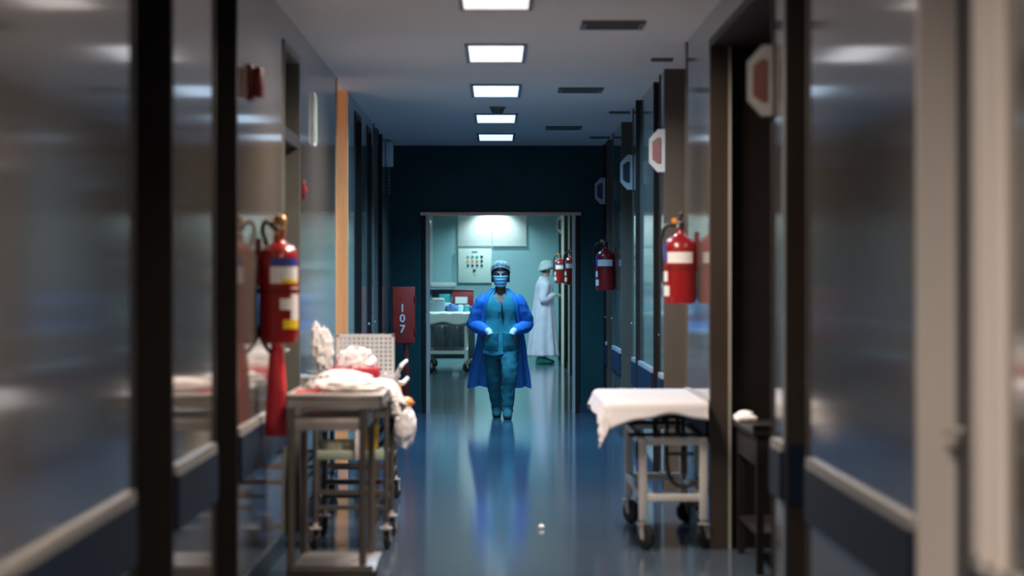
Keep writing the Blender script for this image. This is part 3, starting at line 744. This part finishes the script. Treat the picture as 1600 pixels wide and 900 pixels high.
# roll of paper under that gurney
b = nb(); lathe(b, [(.02, -.08), (.055, -.08), (.055, .08), (.02, .08)], axis='y'); o = obj('paper_roll', b, 'paper', loc=(-.62, 37.1, .055)); tag(o, 'white paper roll on the floor beneath the far gurney', 'paper roll')
# counter
t = thing('counter', 'long dark counter with supplies behind the far gurney', 'counter', (-.70, 40.0, 0))
b = nb(); box(b, -.40, .36, -.3, .3, .93, .965, .005); obj('counter_top', b, 'greyplastic', t)
b = nb(); box(b, -.39, .35, -.28, .3, .1, .93); obj('cabinet_body', b, 'mattress', t)
for k in range(3):
    b = nb(); box(b, -.38+k*.245, -.38+k*.245+.235, -.295, -.28, .14, .90, .004); dd = obj('cabinet_door', b, 'mattress', t)
    b = nb(); box(b, -.38+k*.245+.19, -.38+k*.245+.2, -.31, -.295, .6, .75); obj('door_handle', b, 'steel', dd)
b = nb(); box(b, -.36, .32, .22, .3, .965, 1.24); box(b, -.40, .0, -.18, .3, 1.24, 1.262); box(b, -.40, -.36, -.05, .3, .965, 1.24); obj('shelf', b, 'greyplastic', t)
def setp(o, lab, cat): return tag(o, lab, cat)
b = nb(); box(b, -.22, .22, -.15, .15, 0, .09, .04, 4)
o = obj('pillow', b, 'sheet', loc=(-.88, 40.05, 1.262)); tag(o, 'flat white pillow on the shelf behind the far gurney', 'pillow')
t = thing('red_bin', 'red bin with a white label on the far counter', 'bin', (-.54, 39.86, .9665))
b = nb(); box(b, -.17, .17, -.1, .1, 0, .24, .012); obj('body', b, 'redbin', t)
b = nb(); box(b, -.18, .18, -.11, .11, .24, .27, .008); obj('lid', b, 'darkred', t)
b = nb(); box(b, -.13, .07, -.104, -.1, .04, .15); obj('label', b, 'label', t)
b = nb(); box(b, -.1, .1, -.09, .09, 0, .14, .01); o = obj('plastic_box', b, 'tealplastic', loc=(-.84, 39.95, 1.022)); tag(o, 'teal plastic box left of the red bin', 'box')
b = nb(); box(b, -.11, .11, -.1, .1, 0, .055, .01); o = obj('file_box', b, 'whiteplastic', loc=(-.84, 39.95, .9665)); tag(o, 'white box underneath the teal plastic box', 'box')
b = nb(); box(b, -.13, .13, -.12, .12, 0, .16, .02); o = obj('basket', b, 'greyplastic', loc=(-.93, 37.9, .9005)); tag(o, 'blue-grey basket at the head of the far gurney', 'basket')
b = nb(); box(b, -.08, .12, -.1, .1, 0, .05, .02); o = obj('folded_cloth', b, 'sheet', loc=(-.93, 37.9, 1.0615)); tag(o, 'folded white cloth on the blue-grey basket', 'cloth')
b = nb(); ball(b, (0, 0, 0), .09, (1.1, 1, .7), 24, 18, crumple=.3, seed=31, floor=-.05); o = obj('blue_bundle', b, 'bluecloth', loc=(-.69, 37.95, .9505)); tag(o, 'small dark blue bundle on the far gurney', 'bundle')
for k, (x, mm, lab) in enumerate(((-.56, 'mask', 'pale blue wrapped pack on the far gurney, left of two'), (-.46, 'tealplastic', 'teal wrapped pack on the far gurney beside the pale blue one'))):
    b = nb(); box(b, -.045, .045, -.07, .07, 0, .10, .02, 3); o = obj('wrapped_pack', b, mm, loc=(x, 38.2, .9005)); tag(o, lab, 'pack')
# white boards and gas panel on the back wall
def bx_at(px0, px1, py0, py1, Y): a = at(px0, py1, Y); c = at(px1, py0, Y); return a.x, c.x, a.z, c.z
for k, (p0, p1, lab) in enumerate(((715, 768.6, 'left white board high on the back wall'), (769.4, 823, 'right white board high on the back wall'))):
    x0, x1, z0, z1 = bx_at(p0, p1, 322, 385, YB)
    t = thing('wall_board', lab, 'board', ((x0+x1)/2, YB, z0), group='white boards on the back wall'); hx = (x1-x0)/2
    b = nb(); box(b, -hx+.004, hx-.004, -.03, 0, .004, z1-z0, .004); obj('panel', b, 'board', t)
    b = nb(); box(b, -hx, hx, -.038, -.03, 0, .018); obj('edge_strip', b, 'steel', t)
x0, x1, z0, z1 = bx_at(716, 768, 388.5, 442, YB)
t = thing('gas_panel', 'pale control panel with coloured dials on the back wall', 'control panel', ((x0+x1)/2, YB, z0))
hx = (x1-x0)/2; hz = z1-z0
b = nb(); box(b, -hx, hx, -.07, 0, 0, hz, .006); obj('housing', b, 'gaspanel', t)
b = nb(); box(b, -.05, .05, -.073, -.07, hz-.075, hz-.05); obj('header_strip', b, 'vent', t)
for i, mm in enumerate(('greyplastic', 'tealplastic', 'greenplastic', 'black')):
    for j in range(3):
        x = -.125+i*.083; z = hz-.15-j*.08
        b = nb()
        lathe(b, [(0, -.012), (.022, -.012), (.025, 0), (0, 0)], c=(x, -.07, z), axis='y', n=14); o = obj('dial', b, ('amber' if (j == 1 and i < 3) else 'black' if j == 2 else mm), t)
b = nb(); lathe(b, [(0, -.014), (.026, -.014), (.028, 0), (0, 0)], c=(-.01, -.07, hz-.40), axis='y', n=14); obj('selector_knob', b, 'navy', t)
b = nb(); box(b, -.03, .03, -.073, -.07, hz-.49, hz-.47); obj('yellow_strip', b, 'yellow', t)

# ------------------------------------------------------------------ people
def lerp_table(tab, z):
    if z <= tab[0][0]: return tab[0][1:]
    for a, c in zip(tab, tab[1:]):
        if z <= c[0]:
            f = (z-a[0])/(c[0]-a[0]); f = f*f*(3-2*f) if False else f
            return [p*(1-f)+q*f for p, q in zip(a[1:], c[1:])]
    return tab[-1][1:]
def ell(cx, cy, z, rx, ry, n=24, pw=2.3):
    out = []
    for j in range(n):
        a = 2*PI*j/n; c, s = math.cos(a), math.sin(a)
        out.append(Vector((cx+rx*math.copysign(abs(c)**(2/pw), c), cy+ry*math.copysign(abs(s)**(2/pw), s), z)))
    return out
def head_shapes(b, c, k=1.0, yaw=0.):
    """head with chin at c (front is -Y), 0.225 k tall; nose, brow, cheeks, lips, jaw and ears merged by the remesh"""
    c = Vector(c); Rm = Matrix.Rotation(yaw, 3, 'Z')
    T = lambda x, y, z: c + Rm @ (Vector((x, y, z))*k)
    prof = [(0.0, .028, -.070, -.015), (.012, .040, -.083, .0), (.035, .052, -.090, .035), (.06, .060, -.091, .066), (.09, .066, -.090, .082), (.12, .071, -.088, .092),
            (.15, .073, -.088, .096), (.18, .068, -.078, .090), (.205, .053, -.055, .070), (.222, .030, -.025, .04), (.228, .01, .0, .015)]
    rs = []
    for z, hw, fy, by in prof:
        r = []
        for j in range(28):
            a = 2*PI*j/28; x = hw*math.sin(a); y = -math.cos(a); my = (fy+by)/2; hy = (by-fy)/2
            r.append(T(x, my+hy*y, z))
        rs.append(r)
    rings(b, rs)
    tube(b, [T(0, -.086, .118), T(0, -.101, .088), T(0, -.112, .068), T(0, -.098, .058)], [.008*k, .010*k, .013*k, .008*k], 10)
    for s in (-1, 1):
        tube(b, [T(s*.012, -.094, .066), T(s*.016, -.096, .062)], .008*k, 8)
        tube(b, [T(s*.010, -.092, .124), T(s*.032, -.090, .130), T(s*.055, -.068, .124)], .008*k, 8)
        tube(b, [T(s*.034, -.077, .088), T(s*.048, -.066, .078)], .016*k, 8)
        tube(b, [T(s*.072, .0, .118), T(s*.080, .012, .104), T(s*.076, .008, .078), T(s*.07, .0, .07)], [.009*k, .013*k, .010*k, .006*k], 8, flat=1.0)
    tube(b, [T(-.022, -.091, .036), T(0, -.098, .038), T(.022, -.091, .036)], .007*k, 8)
    tube(b, [T(-.018, -.089, .026), T(0, -.096, .025), T(.018, -.089, .026)], .007*k, 8)
    return T
def hand(b, w, d, side, curl=.5, k=1.0, nrm=Vector((0, -1, 0))):
    """w = wrist, d = direction of the hand, nrm = back of the hand, side = +1/-1 puts the thumb"""
    d = Vector(d).normalized(); nrm = (Vector(nrm)-d*Vector(nrm).dot(d)).normalized(); s = d.cross(nrm)*side
    w = Vector(w)
    for q in (-.026, -.009, .009, .026):
        tube(b, [w+s*q*.5*k, w+(d*.05+s*q)*k, w+(d*.09+s*q*1.05)*k], [.015*k, .014*k, .012*k], 8)
    for i, (q, L) in enumerate(((.028, .070), (.0095, .080), (-.0095, .075), (-.028, .058))):
        p = w+(d*.088+s*q*1.05)*k; pts = [p]; dd = d.copy()
        for L_ in (.45, .32, .23):
            dd = (dd - nrm*curl*.55).normalized(); p = p+dd*L*L_*k; pts.append(p)
        tube(b, pts, [.0095*k, .0085*k, .0078*k, .006*k], 8)
    tube(b, [w+(d*.02+s*.02)*k, w+(d*.05+s*.045-nrm*.01)*k, w+(d*.08+s*.052-nrm*.02)*k, w+(d*.102+s*.05-nrm*.03)*k], [.013*k, .0115*k, .0095*k, .007*k], 8)
def body_obj(bm, name, m, vox=.0055):
    o = obj(name, bm, m)
    mod(o, 'REMESH', mode='VOXEL', voxel_size=vox, use_smooth_shade=True)
    mod(o, 'SMOOTH', factor=.5, iterations=3)
    return o
def cloth_grid(b, fn, nu, nv, closed):
    G = [[b.verts.new(fn(i/(nu if closed else nu), j/nv)) for i in range(nu if closed else nu+1)] for j in range(nv+1)]
    for j in range(nv):
        for i in range(nu):
            i2 = (i+1) % nu if closed else i+1
            b.faces.new((G[j][i], G[j][i2], G[j+1][i2], G[j+1][i]))
def fold(p, amp=.008, f=(9, 9, 5), seed=0):
    q = Vector((p.x*f[0]+seed, p.y*f[1], p.z*f[2])); return amp*(noise.noise(q)+.5*noise.noise(q*2.1))

# --- person in teal scrubs (front = -Y) --------------------------------
P1 = Vector((.046, 24.68, 0))
b = nb()
TOR = [(.70, 0, .01, .15, .105), (.80, 0, .01, .165, .115), (.90, 0, .005, .155, .105), (1.0, 0, 0, .14, .095), (1.10, 0, 0, .155, .105), (1.18, 0, 0, .165, .10), (1.235, 0, .005, .155, .085), (1.27, 0, .01, .11, .065), (1.30, 0, .01, .065, .055)]
rings(b, [ell(x, y, z, rx, ry) for z, x, y, rx, ry in TOR])
tube(b, [(0, .012, 1.25), (0, .005, 1.31), (0, -.005, 1.37)], [.062, .055, .055], 16)
HC = (0, -.018, 1.335)
HT = head_shapes(b, HC, 1.05)
hipL, kneL, ankL = (-.085, .01, .78), (-.070, .02, .43), (-.038, .14, .10)
hipR, kneR, ankR = (.085, .0, .78), (.088, -.17, .45), (.070, -.17, .09)
for h, k_, a_ in ((hipL, kneL, ankL), (hipR, kneR, ankR)):
    h, k_, a_ = Vector(h), Vector(k_), Vector(a_)
    tube(b, [h, h.lerp(k_, .5), k_, k_.lerp(a_, .35)+Vector((0, .012, 0)), a_], [.088, .072, .053, .054, .036], 14, 4)
    tube(b, [a_+Vector((0, .045, -.045)), a_+Vector((0, -.03, -.05)), a_+Vector((.005, -.11, -.062)), a_+Vector((.005, -.16, -.068))], [.032, .038, .036, .022], 12, 3)
shL, elL, wrL = (-.165, .01, 1.20), (-.262, .055, .965), (-.118, -.150, .880)
shR, elR, wrR = (.165, .01, 1.20), (.258, .055, .965), (.128, -.150, .880)
for s, e, w_ in ((shL, elL, wrL), (shR, elR, wrR)):
    s, e, w_ = Vector(s), Vector(e), Vector(w_)
    tube(b, [s, s.lerp(e, .5), e, e.lerp(w_, .4), w_], [.052, .045, .038, .037, .026], 12, 4)
hand(b, wrL, (.22, .06, -.97), 1, .12, .95, (-.2, -1, 0)); hand(b, wrR, (-.22, .06, -.97), -1, .12, .95, (.2, -1, 0))
p1 = body_obj(b, 'person', 'skin', .0055); p1.location = P1
tag(p1, 'person walking in teal scrubs, open blue gown, cap and mask, hands in pockets', 'person')
# hair
b = nb()
def hairfn(u, v):
    a = 2*PI*u; z = .045+.19*v
    r = math.sqrt(max(0, 1-((z-.12)/.125)**2)) if z > .12 else 1.0
    hw = .082*(r*.98+.02); front = -.085 if z > .165 else -.030
    y = -math.cos(a)*.105*r+.01
    y = max(y, front)
    return HT(math.sin(a)*hw, y, z)
cloth_grid(b, hairfn, 36, 14, True); o = obj('hair', b, 'hair', p1); mod(o, 'SOLIDIFY', thickness=.008, offset=1)
# bouffant cap
b = nb()
def capfn(u, v):
    a = 2*PI*u; ph = v*PI/2*.98
    z = .190 + .068*math.sin(ph) - (.115*(1+math.cos(a))/2*(1-v))
    rr = math.cos(ph)**.42*(.90+.10*math.sin(ph*2))
    wv = 1+.03*math.sin(a*17)*(1-v)+.05*noise.noise(Vector((math.sin(a)*3, math.cos(a)*3, v*4)))
    # a = 0 is the back
    return HT(math.sin(a)*.100*rr*wv, math.cos(a)*.118*rr*wv+.014, z)
cloth_grid(b, capfn, 60, 16, True); obj('surgical_cap', b, 'clearcap', p1)
b = nb(); rim = []
for k in range(61):
    q = capfn(k/60, .02); rim.append(q)
tube(b, rim, .004, 6); o = obj('cap_elastic', b, 'cap', p1); o['label'] = 'gathered white edge of the cap'
# mask
b = nb()
def maskfn(u, v):
    a = (u-.5)*2*1.25; z = -.004+.108*v
    bul = .012*math.cos(a*1.1)*math.sin(PI*v)
    pl = .0022*math.sin(v*PI*7)
    hw = .064+.006*v-.016*(1-v)
    y = -.010-(.106+bul+pl)*math.cos(a*.95)*(1-.16*(1-v)) - (.013*max(0, v-.5)*2*math.cos(a*1.2)**6 if abs(a) < 1.2 else 0)
    return HT(math.sin(a)*(hw+.008), y, z + .018*(abs(u-.5)*2)**2*(1-v) - .022*(abs(u-.5)*2)**2*v*0)
cloth_grid(b, maskfn, 32, 20, False); o = obj('face_mask', b, 'mask', p1); mod(o, 'SOLIDIFY', thickness=.002, offset=1)
b = nb()
for s in (-1, 1):
    tube(b, [HT(s*.066, -.04, .09), HT(s*.077, -.005, .108), HT(s*.082, .012, .115)], .002, 6, 3)
    tube(b, [HT(s*.055, -.05, .02), HT(s*.073, -.01, .06), HT(s*.08, .012, .075)], .002, 6, 3)
tube(b, [HT(-.05, -.062, .008), HT(-.028, -.088, .001), HT(0, -.098, -.003), HT(.028, -.088, .001), HT(.05, -.062, .008)], .0035, 6, 4)
obj('mask_ties', b, 'maskwhite', p1)
for s in (-1, 1):
    b = nb(); ball(b, HT(s*.031, -.081, .112), .0112, u=14, v=10); o = obj('eye', b, 'eyewhite', p1)
    b = nb(); ball(b, HT(s*.031, -.0885, .112), .0065, u=10, v=8); obj('iris', b, 'eyedark', o)
    b = nb(); tube(b, [HT(s*.012, -.099, .130), HT(s*.034, -.096, .137), HT(s*.056, -.076, .130)], .0042, 6, 3); obj('eyebrow', b, 'hair', p1)
# scrub top
TUN = [(.60, 0, .0, .190, .150), (.66, 0, 0, .186, .145), (.75, 0, .0, .185, .140), (.88, 0, .0, .172, .130), (1.0, 0, 0, .162, .120), (1.10, 0, 0, .176, .130), (1.17, 0, 0, .184, .122), (1.22, 0, .003, .178, .108), (1.255, 0, .006, .150, .092), (1.285, 0, .008, .105, .078), (1.315, 0, .008, .072, .068)]
b = nb()
def tunfn(u, v):
    a = 2*PI*u; ph = abs(((a+PI) % (2*PI))-PI)       # a = 0 is the front
    top = 1.315
    if ph < .62: top = 1.155+(1.315-1.155)*(ph/.62)
    z = .64+.008*math.sin(a*5)+(top-.64)*v
    cx, cy, rx, ry = lerp_table(TUN, z)
    pw = 2.35; s_, c_ = math.sin(a), -math.cos(a)
    p = Vector((cx+rx*math.copysign(abs(s_)**(2/pw), s_), cy+ry*math.copysign(abs(c_)**(2/pw), c_), z))
    f = fold(p, .013*(1-.6*v), (9, 9, 6), 1.2)
    return p+Vector((s_, c_, 0))*f
cloth_grid(b, tunfn, 84, 46, True); o = obj('scrub_top', b, 'scrub', p1); mod(o, 'SOLIDIFY', thickness=.003, offset=1)
# pockets over the hands
for s, w_ in ((-1, wrL), (1, wrR)):
    b = nb()
    def pkfn(u, v):
        x = s*(.025+.140*u); z = .69+.185*v - .02*u*v
        cx, cy, rx, ry = lerp_table(TUN, z)
        q = min(.98, abs(x)/rx); y = -ry*(1-q**2.35)**(1/2.35)
        bul = .060*math.sin(PI*u)**.6*(.30+.70*v)*min(1, v*4)**.7
        return Vector((x, y-.006-bul + .003*noise.noise(Vector((x*20, 0, z*20))), z))
    cloth_grid(b, pkfn, 18, 16, False); o = obj('pocket', b, 'scrub', p1); mod(o, 'SOLIDIFY', thickness=.003, offset=1)
# trousers
b = nb()
rings(b, [ell(0, .012, z, rx, ry, 28) for z, rx, ry in ((.60, .150, .12), (.68, .172, .128), (.78, .172, .128), (.86, .155, .115))])
for k_, (h, kn, an) in enumerate(((hipL, kneL, ankL), (hipR, kneR, ankR))):
    h, kn, an = Vector(h), Vector(kn), Vector(an)
    tube(b, [h+Vector((0, 0, -.06)), h.lerp(kn, .5), kn, kn.lerp(an, .5)+Vector((0, .012, 0)), an+Vector((0, .008, .02)), an+Vector((0, -.008, -.02))], [.094, .088, .076, .070, .060, .056], 24, 5, wr=.17, seed=k_*7)
o = body_obj(b, 'scrub_trousers', 'scrub2', .0075); o.parent = p1; o.modifiers['smooth'].iterations = 1
tex = None
# shoe covers
for an, tilt in ((Vector(ankL), 0), (Vector(ankR), .0)):
    b = nb(); rs = []
    for i, (yy, rx, z0, z1) in enumerate(((.085, .018, .018, .06), (.075, .038, .004, .095), (.04, .047, .0, .125), (-.01, .050, .0, .125), (-.06, .050, .0, .098), (-.11, .050, .0, .078), (-.155, .046, .002, .064), (-.18, .032, .008, .05), (-.192, .012, .018, .036))):
        r = []
        for j in range(20):
            a = 2*PI*j/20; zc = (z0+z1)/2; hz = (z1-z0)/2
            x = rx*math.cos(a); z = zc+hz*math.sin(a)
            f = 1+.10*noise.noise(Vector((x*40, yy*40, z*40)))
            r.append(Vector((an.x+x*f, an.y+yy, max(0, z*f))))
        rs.append(r)
    rings(b, rs)
    sc = obj('shoe_cover', b, 'bootie', p1)
    b = nb(); prism(b, [(an.x-.03, an.y+.06, 0), (an.x+.03, an.y+.06, 0), (an.x+.044, an.y-.08, 0), (an.x+.036, an.y-.15, 0), (an.x-.036, an.y-.15, 0), (an.x-.044, an.y-.08, 0)], (0, 0, .006)); obj('sole', b, 'sole', sc)
# blue gown: back and side panels, open in front
GOW = [(.30, -.02, .10, .315, .20), (.45, -.02, .09, .30, .19), (.65, -.005, .06, .262, .175), (.85, 0, .035, .232, .16), (1.0, 0, .02, .210, .145), (1.10, 0, .01, .205, .142), (1.17, 0, .005, .206, .134), (1.215, 0, .005, .196, .120), (1.25, 0, .008, .170, .104), (1.285, 0, .01, .124, .090), (1.318, 0, .012, .088, .080)]
EDG = [(.30, 1.35), (.6, 1.30), (.8, 1.10), (.95, .92), (1.1, .80), (1.22, .62), (1.318, .75)]
b = nb()
def gowfn(u, v):
    z = .30+(1.318-.30)*v
    e = lerp_table(EDG, z)[0]
    a = e+(2*PI-2*e)*u
    cx, cy, rx, ry = lerp_table(GOW, z)
    s_, c_ = math.sin(a), -math.cos(a)
    pw = 2.25
    p = Vector((cx+rx*math.copysign(abs(s_)**(2/pw), s_), cy+ry*math.copysign(abs(c_)**(2/pw), c_), z))
    f = fold(p, .016*(1-.5*v), (9, 9, 2.0), 3.3) + .016*(1-v)*math.sin(a*9)
    p += Vector((s_, c_, 0))*f
    if v < .02: p.z += .012*math.sin(a*7)
    return p
cloth_grid(b, gowfn, 110, 50, False)
o = obj('gown', b, 'bluegown', p1)
for s, (sh, el, wr_) in ((-1, (shL, elL, wrL)), (1, (shR, elR, wrR))):
    sh, el, wr_ = Vector(sh), Vector(el), Vector(wr_)
    b = nb(); pr = sh+Vector((-s*.03, 0, .012))
    tube(b, [pr, sh+Vector((s*.012, 0, -.02)), sh.lerp(el, .5)+Vector((s*.01, 0, 0)), el+Vector((s*.008, .0, -.01)), el.lerp(wr_, .5)+Vector((0, 0, -.012)), el.lerp(wr_, .92)], [.062, .078, .080, .074, .064, .041], 22, 6, wr=.13, seed=s*5)
    sl = obj('gown_sleeve', b, 'bluegown', p1)
    b = nb(); tube(b, [el.lerp(wr_, .86), el.lerp(wr_, 1.0), wr_+Vector((-s*.012, -.006, -.03))], [.039, .034, .031], 16); o = obj('cuff', b, 'cuff', sl)
# pen and lanyard on the chest
b = nb()
tube(b, [(.012, -.133, 1.165), (.016, -.140, 1.10), (.022, -.139, 1.045), (.026, -.137, 1.01)], [.005, .010, .011, .009], 8, 4)
tube(b, [(.018, -.140, 1.085), (-.02, -.141, 1.07), (-.03, -.141, 1.06)], .005, 8, 3); tube(b, [(.02, -.14, 1.075), (.045, -.138, 1.06)], .005, 8)
obj('neck_cord', b, 'blackcord', p1)

# --- person in lilac gown, facing right (+X), modelled facing -Y then turned ----------
P2 = Vector((.80, 40.2, 0))
b = nb()
rings(b, [ell(x, y, z, rx, ry) for z, x, y, rx, ry in ((.78, 0, .01, .15, .11), (.9, 0, .01, .165, .12), (1.0, 0, .01, .15, .11), (1.12, 0, 0, .15, .105), (1.25, 0, .0, .165, .11), (1.34, 0, .005, .17, .095), (1.39, 0, .01, .12, .07), (1.43, 0, .01, .065, .055))])
tube(b, [(0, .012, 1.38), (0, -.005, 1.44), (0, -.025, 1.50)], [.06, .054, .054], 14)
HT2 = head_shapes(b, (0, -.05, 1.46), 1.03)
for s in (-1, 1):
    h, kn, an = Vector((s*.085, .01, .85)), Vector((s*.085, 0, .47)), Vector((s*.085, .03-s*.04, .10))
    tube(b, [h, h.lerp(kn, .5), kn, kn.lerp(an, .4), an], [.085, .07, .052, .052, .036], 12, 4)
    tube(b, [an+Vector((0, .045, -.045)), an+Vector((0, -.03, -.05)), an+Vector((0, -.12, -.062)), an+Vector((0, -.16, -.068))], [.032, .038, .036, .022], 10, 3)
    sh, el, wr_ = Vector((s*.17, .01, 1.32)), Vector((s*.22, .05, 1.08)), Vector((s*.14, -.15, 1.15))
    tube(b, [sh, sh.lerp(el, .5), el, el.lerp(wr_, .5), wr_], [.05, .045, .038, .035, .026], 12, 4)
    hand(b, wr_, (-s*.3, -1, .05), -s, .8, 1.0, (0, 0, 1))
p2 = body_obj(b, 'person', 'skin2', .006); p2.location = P2; p2.rotation_euler = (0, 0, PI/2+.15)
tag(p2, 'person in a long lilac gown, white cap and green shoe covers, facing the right wall', 'person')
b = nb()
GW2 = [(.13, 0, .02, .245, .27), (.4, 0, .02, .225, .235), (.8, 0, .015, .205, .19), (1.0, 0, .01, .195, .165), (1.15, 0, .0, .19, .152), (1.27, 0, 0, .195, .142), (1.34, 0, .004, .188, .118), (1.385, 0, .008, .14, .092), (1.42, 0, .008, .09, .075), (1.45, 0, .006, .07, .066)]
def g2(u, v):
    z = .13+(1.45-.13)*v; a = 2*PI*u
    cx, cy, rx, ry = lerp_table(GW2, z); s_, c_ = math.sin(a), -math.cos(a); pw = 2.25
    p = Vector((cx+rx*math.copysign(abs(s_)**(2/pw), s_), cy+ry*math.copysign(abs(c_)**(2/pw), c_), z))
    return p+Vector((s_, c_, 0))*(fold(p, .014*(1-.5*v), (9, 9, 1.6), 8.8)+.014*(1-v)*math.sin(a*10))
cloth_grid(b, g2, 90, 46, True); o = obj('gown', b, 'lilac', p2); mod(o, 'SOLIDIFY', thickness=.003, offset=1)
for s in (-1, 1):
    sh, el, wr_ = Vector((s*.17, .01, 1.32)), Vector((s*.22, .05, 1.08)), Vector((s*.14, -.15, 1.15))
    b = nb(); tube(b, [sh+Vector((-s*.03, 0, .01)), sh+Vector((s*.01, 0, -.02)), sh.lerp(el, .5), el+Vector((0, 0, -.012)), el.lerp(wr_, .5)+Vector((0, 0, -.012)), el.lerp(wr_, .92)], [.06, .075, .074, .07, .062, .04], 20, 5, wr=.12, seed=s*3+20)
    sl = obj('gown_sleeve', b, 'lilac', p2)
    b = nb(); tube(b, [el.lerp(wr_, .9), wr_], [.036, .032], 14); obj('cuff', b, 'cuff', sl)
    an = Vector((s*.085, .03-s*.04, .10)); b = nb(); rs = []
    for yy, rx, z0, z1 in ((.085, .018, .018, .06), (.075, .040, .0, .095), (.04, .05, .0, .13), (-.01, .052, .0, .13), (-.06, .052, .0, .10), (-.11, .052, .0, .078), (-.155, .046, .0, .064), (-.185, .014, .014, .04)):
        rs.append([Vector((an.x+rx*math.cos(2*PI*j/18), an.y+yy, (z0+z1)/2+(z1-z0)/2*math.sin(2*PI*j/18))) for j in range(18)])
    rings(b, rs); obj('shoe_cover', b, 'bootieg', p2)
b = nb()
def hair2(u, v):
    a = 2*PI*u; z = .06+.16*v
    r = math.sqrt(max(0, 1-((z-.12)/.12)**2)) if z > .12 else 1.0
    return HT2(math.sin(a)*.08*(r*.98+.02), max(-math.cos(a)*.103*r+.01, -.03 if z < .17 else -.08), z)
cloth_grid(b, hair2, 30, 12, True); obj('hair', b, 'hair', p2)
b = nb()
def cap2(u, v):
    a = 2*PI*u; ph = v*PI/2*.98; z = .15+.10*math.sin(ph)-.07*(1+math.cos(a))/2*(1-v); rr = math.cos(ph)**.5
    wv = 1+.03*math.sin(a*17)*(1-v)+.05*noise.noise(Vector((math.sin(a)*3, math.cos(a)*3, v*4+9)))
    return HT2(math.sin(a)*.104*rr*wv, math.cos(a)*.122*rr*wv+.01, z)
cloth_grid(b, cap2, 60, 16, True); o = obj('surgical_cap', b, 'capw', p2); mod(o, 'SOLIDIFY', thickness=.003, offset=1)
b = nb()
def mask2(u, v):
    a = (u-.5)*2*1.25; z = -.004+.108*v; hw = .072+.006*v-.016*(1-v)
    return HT2(math.sin(a)*hw, -.010-(.092+.012*math.cos(a*1.1)*math.sin(PI*v)+.002*math.sin(v*PI*7))*math.cos(a*.95)*(1-.16*(1-v)), z)
cloth_grid(b, mask2, 28, 16, False); o = obj('face_mask', b, 'maskwhite', p2); mod(o, 'SOLIDIFY', thickness=.002, offset=1)
b = nb()
for s in (-1, 1):
    tube(b, [HT2(s*.066, -.04, .09), HT2(s*.082, .01, .112), HT2(s*.03, .105, .10)], .0025, 6, 3)
obj('mask_ties', b, 'maskwhite', p2)
for s in (-1, 1):
    b = nb(); ball(b, HT2(s*.031, -.083, .112), .0115, u=12, v=8); o = obj('eye', b, 'eyewhite', p2)
    b = nb(); ball(b, HT2(s*.031, -.0905, .112), .006, u=8, v=6); obj('iris', b, 'eyedark', o)
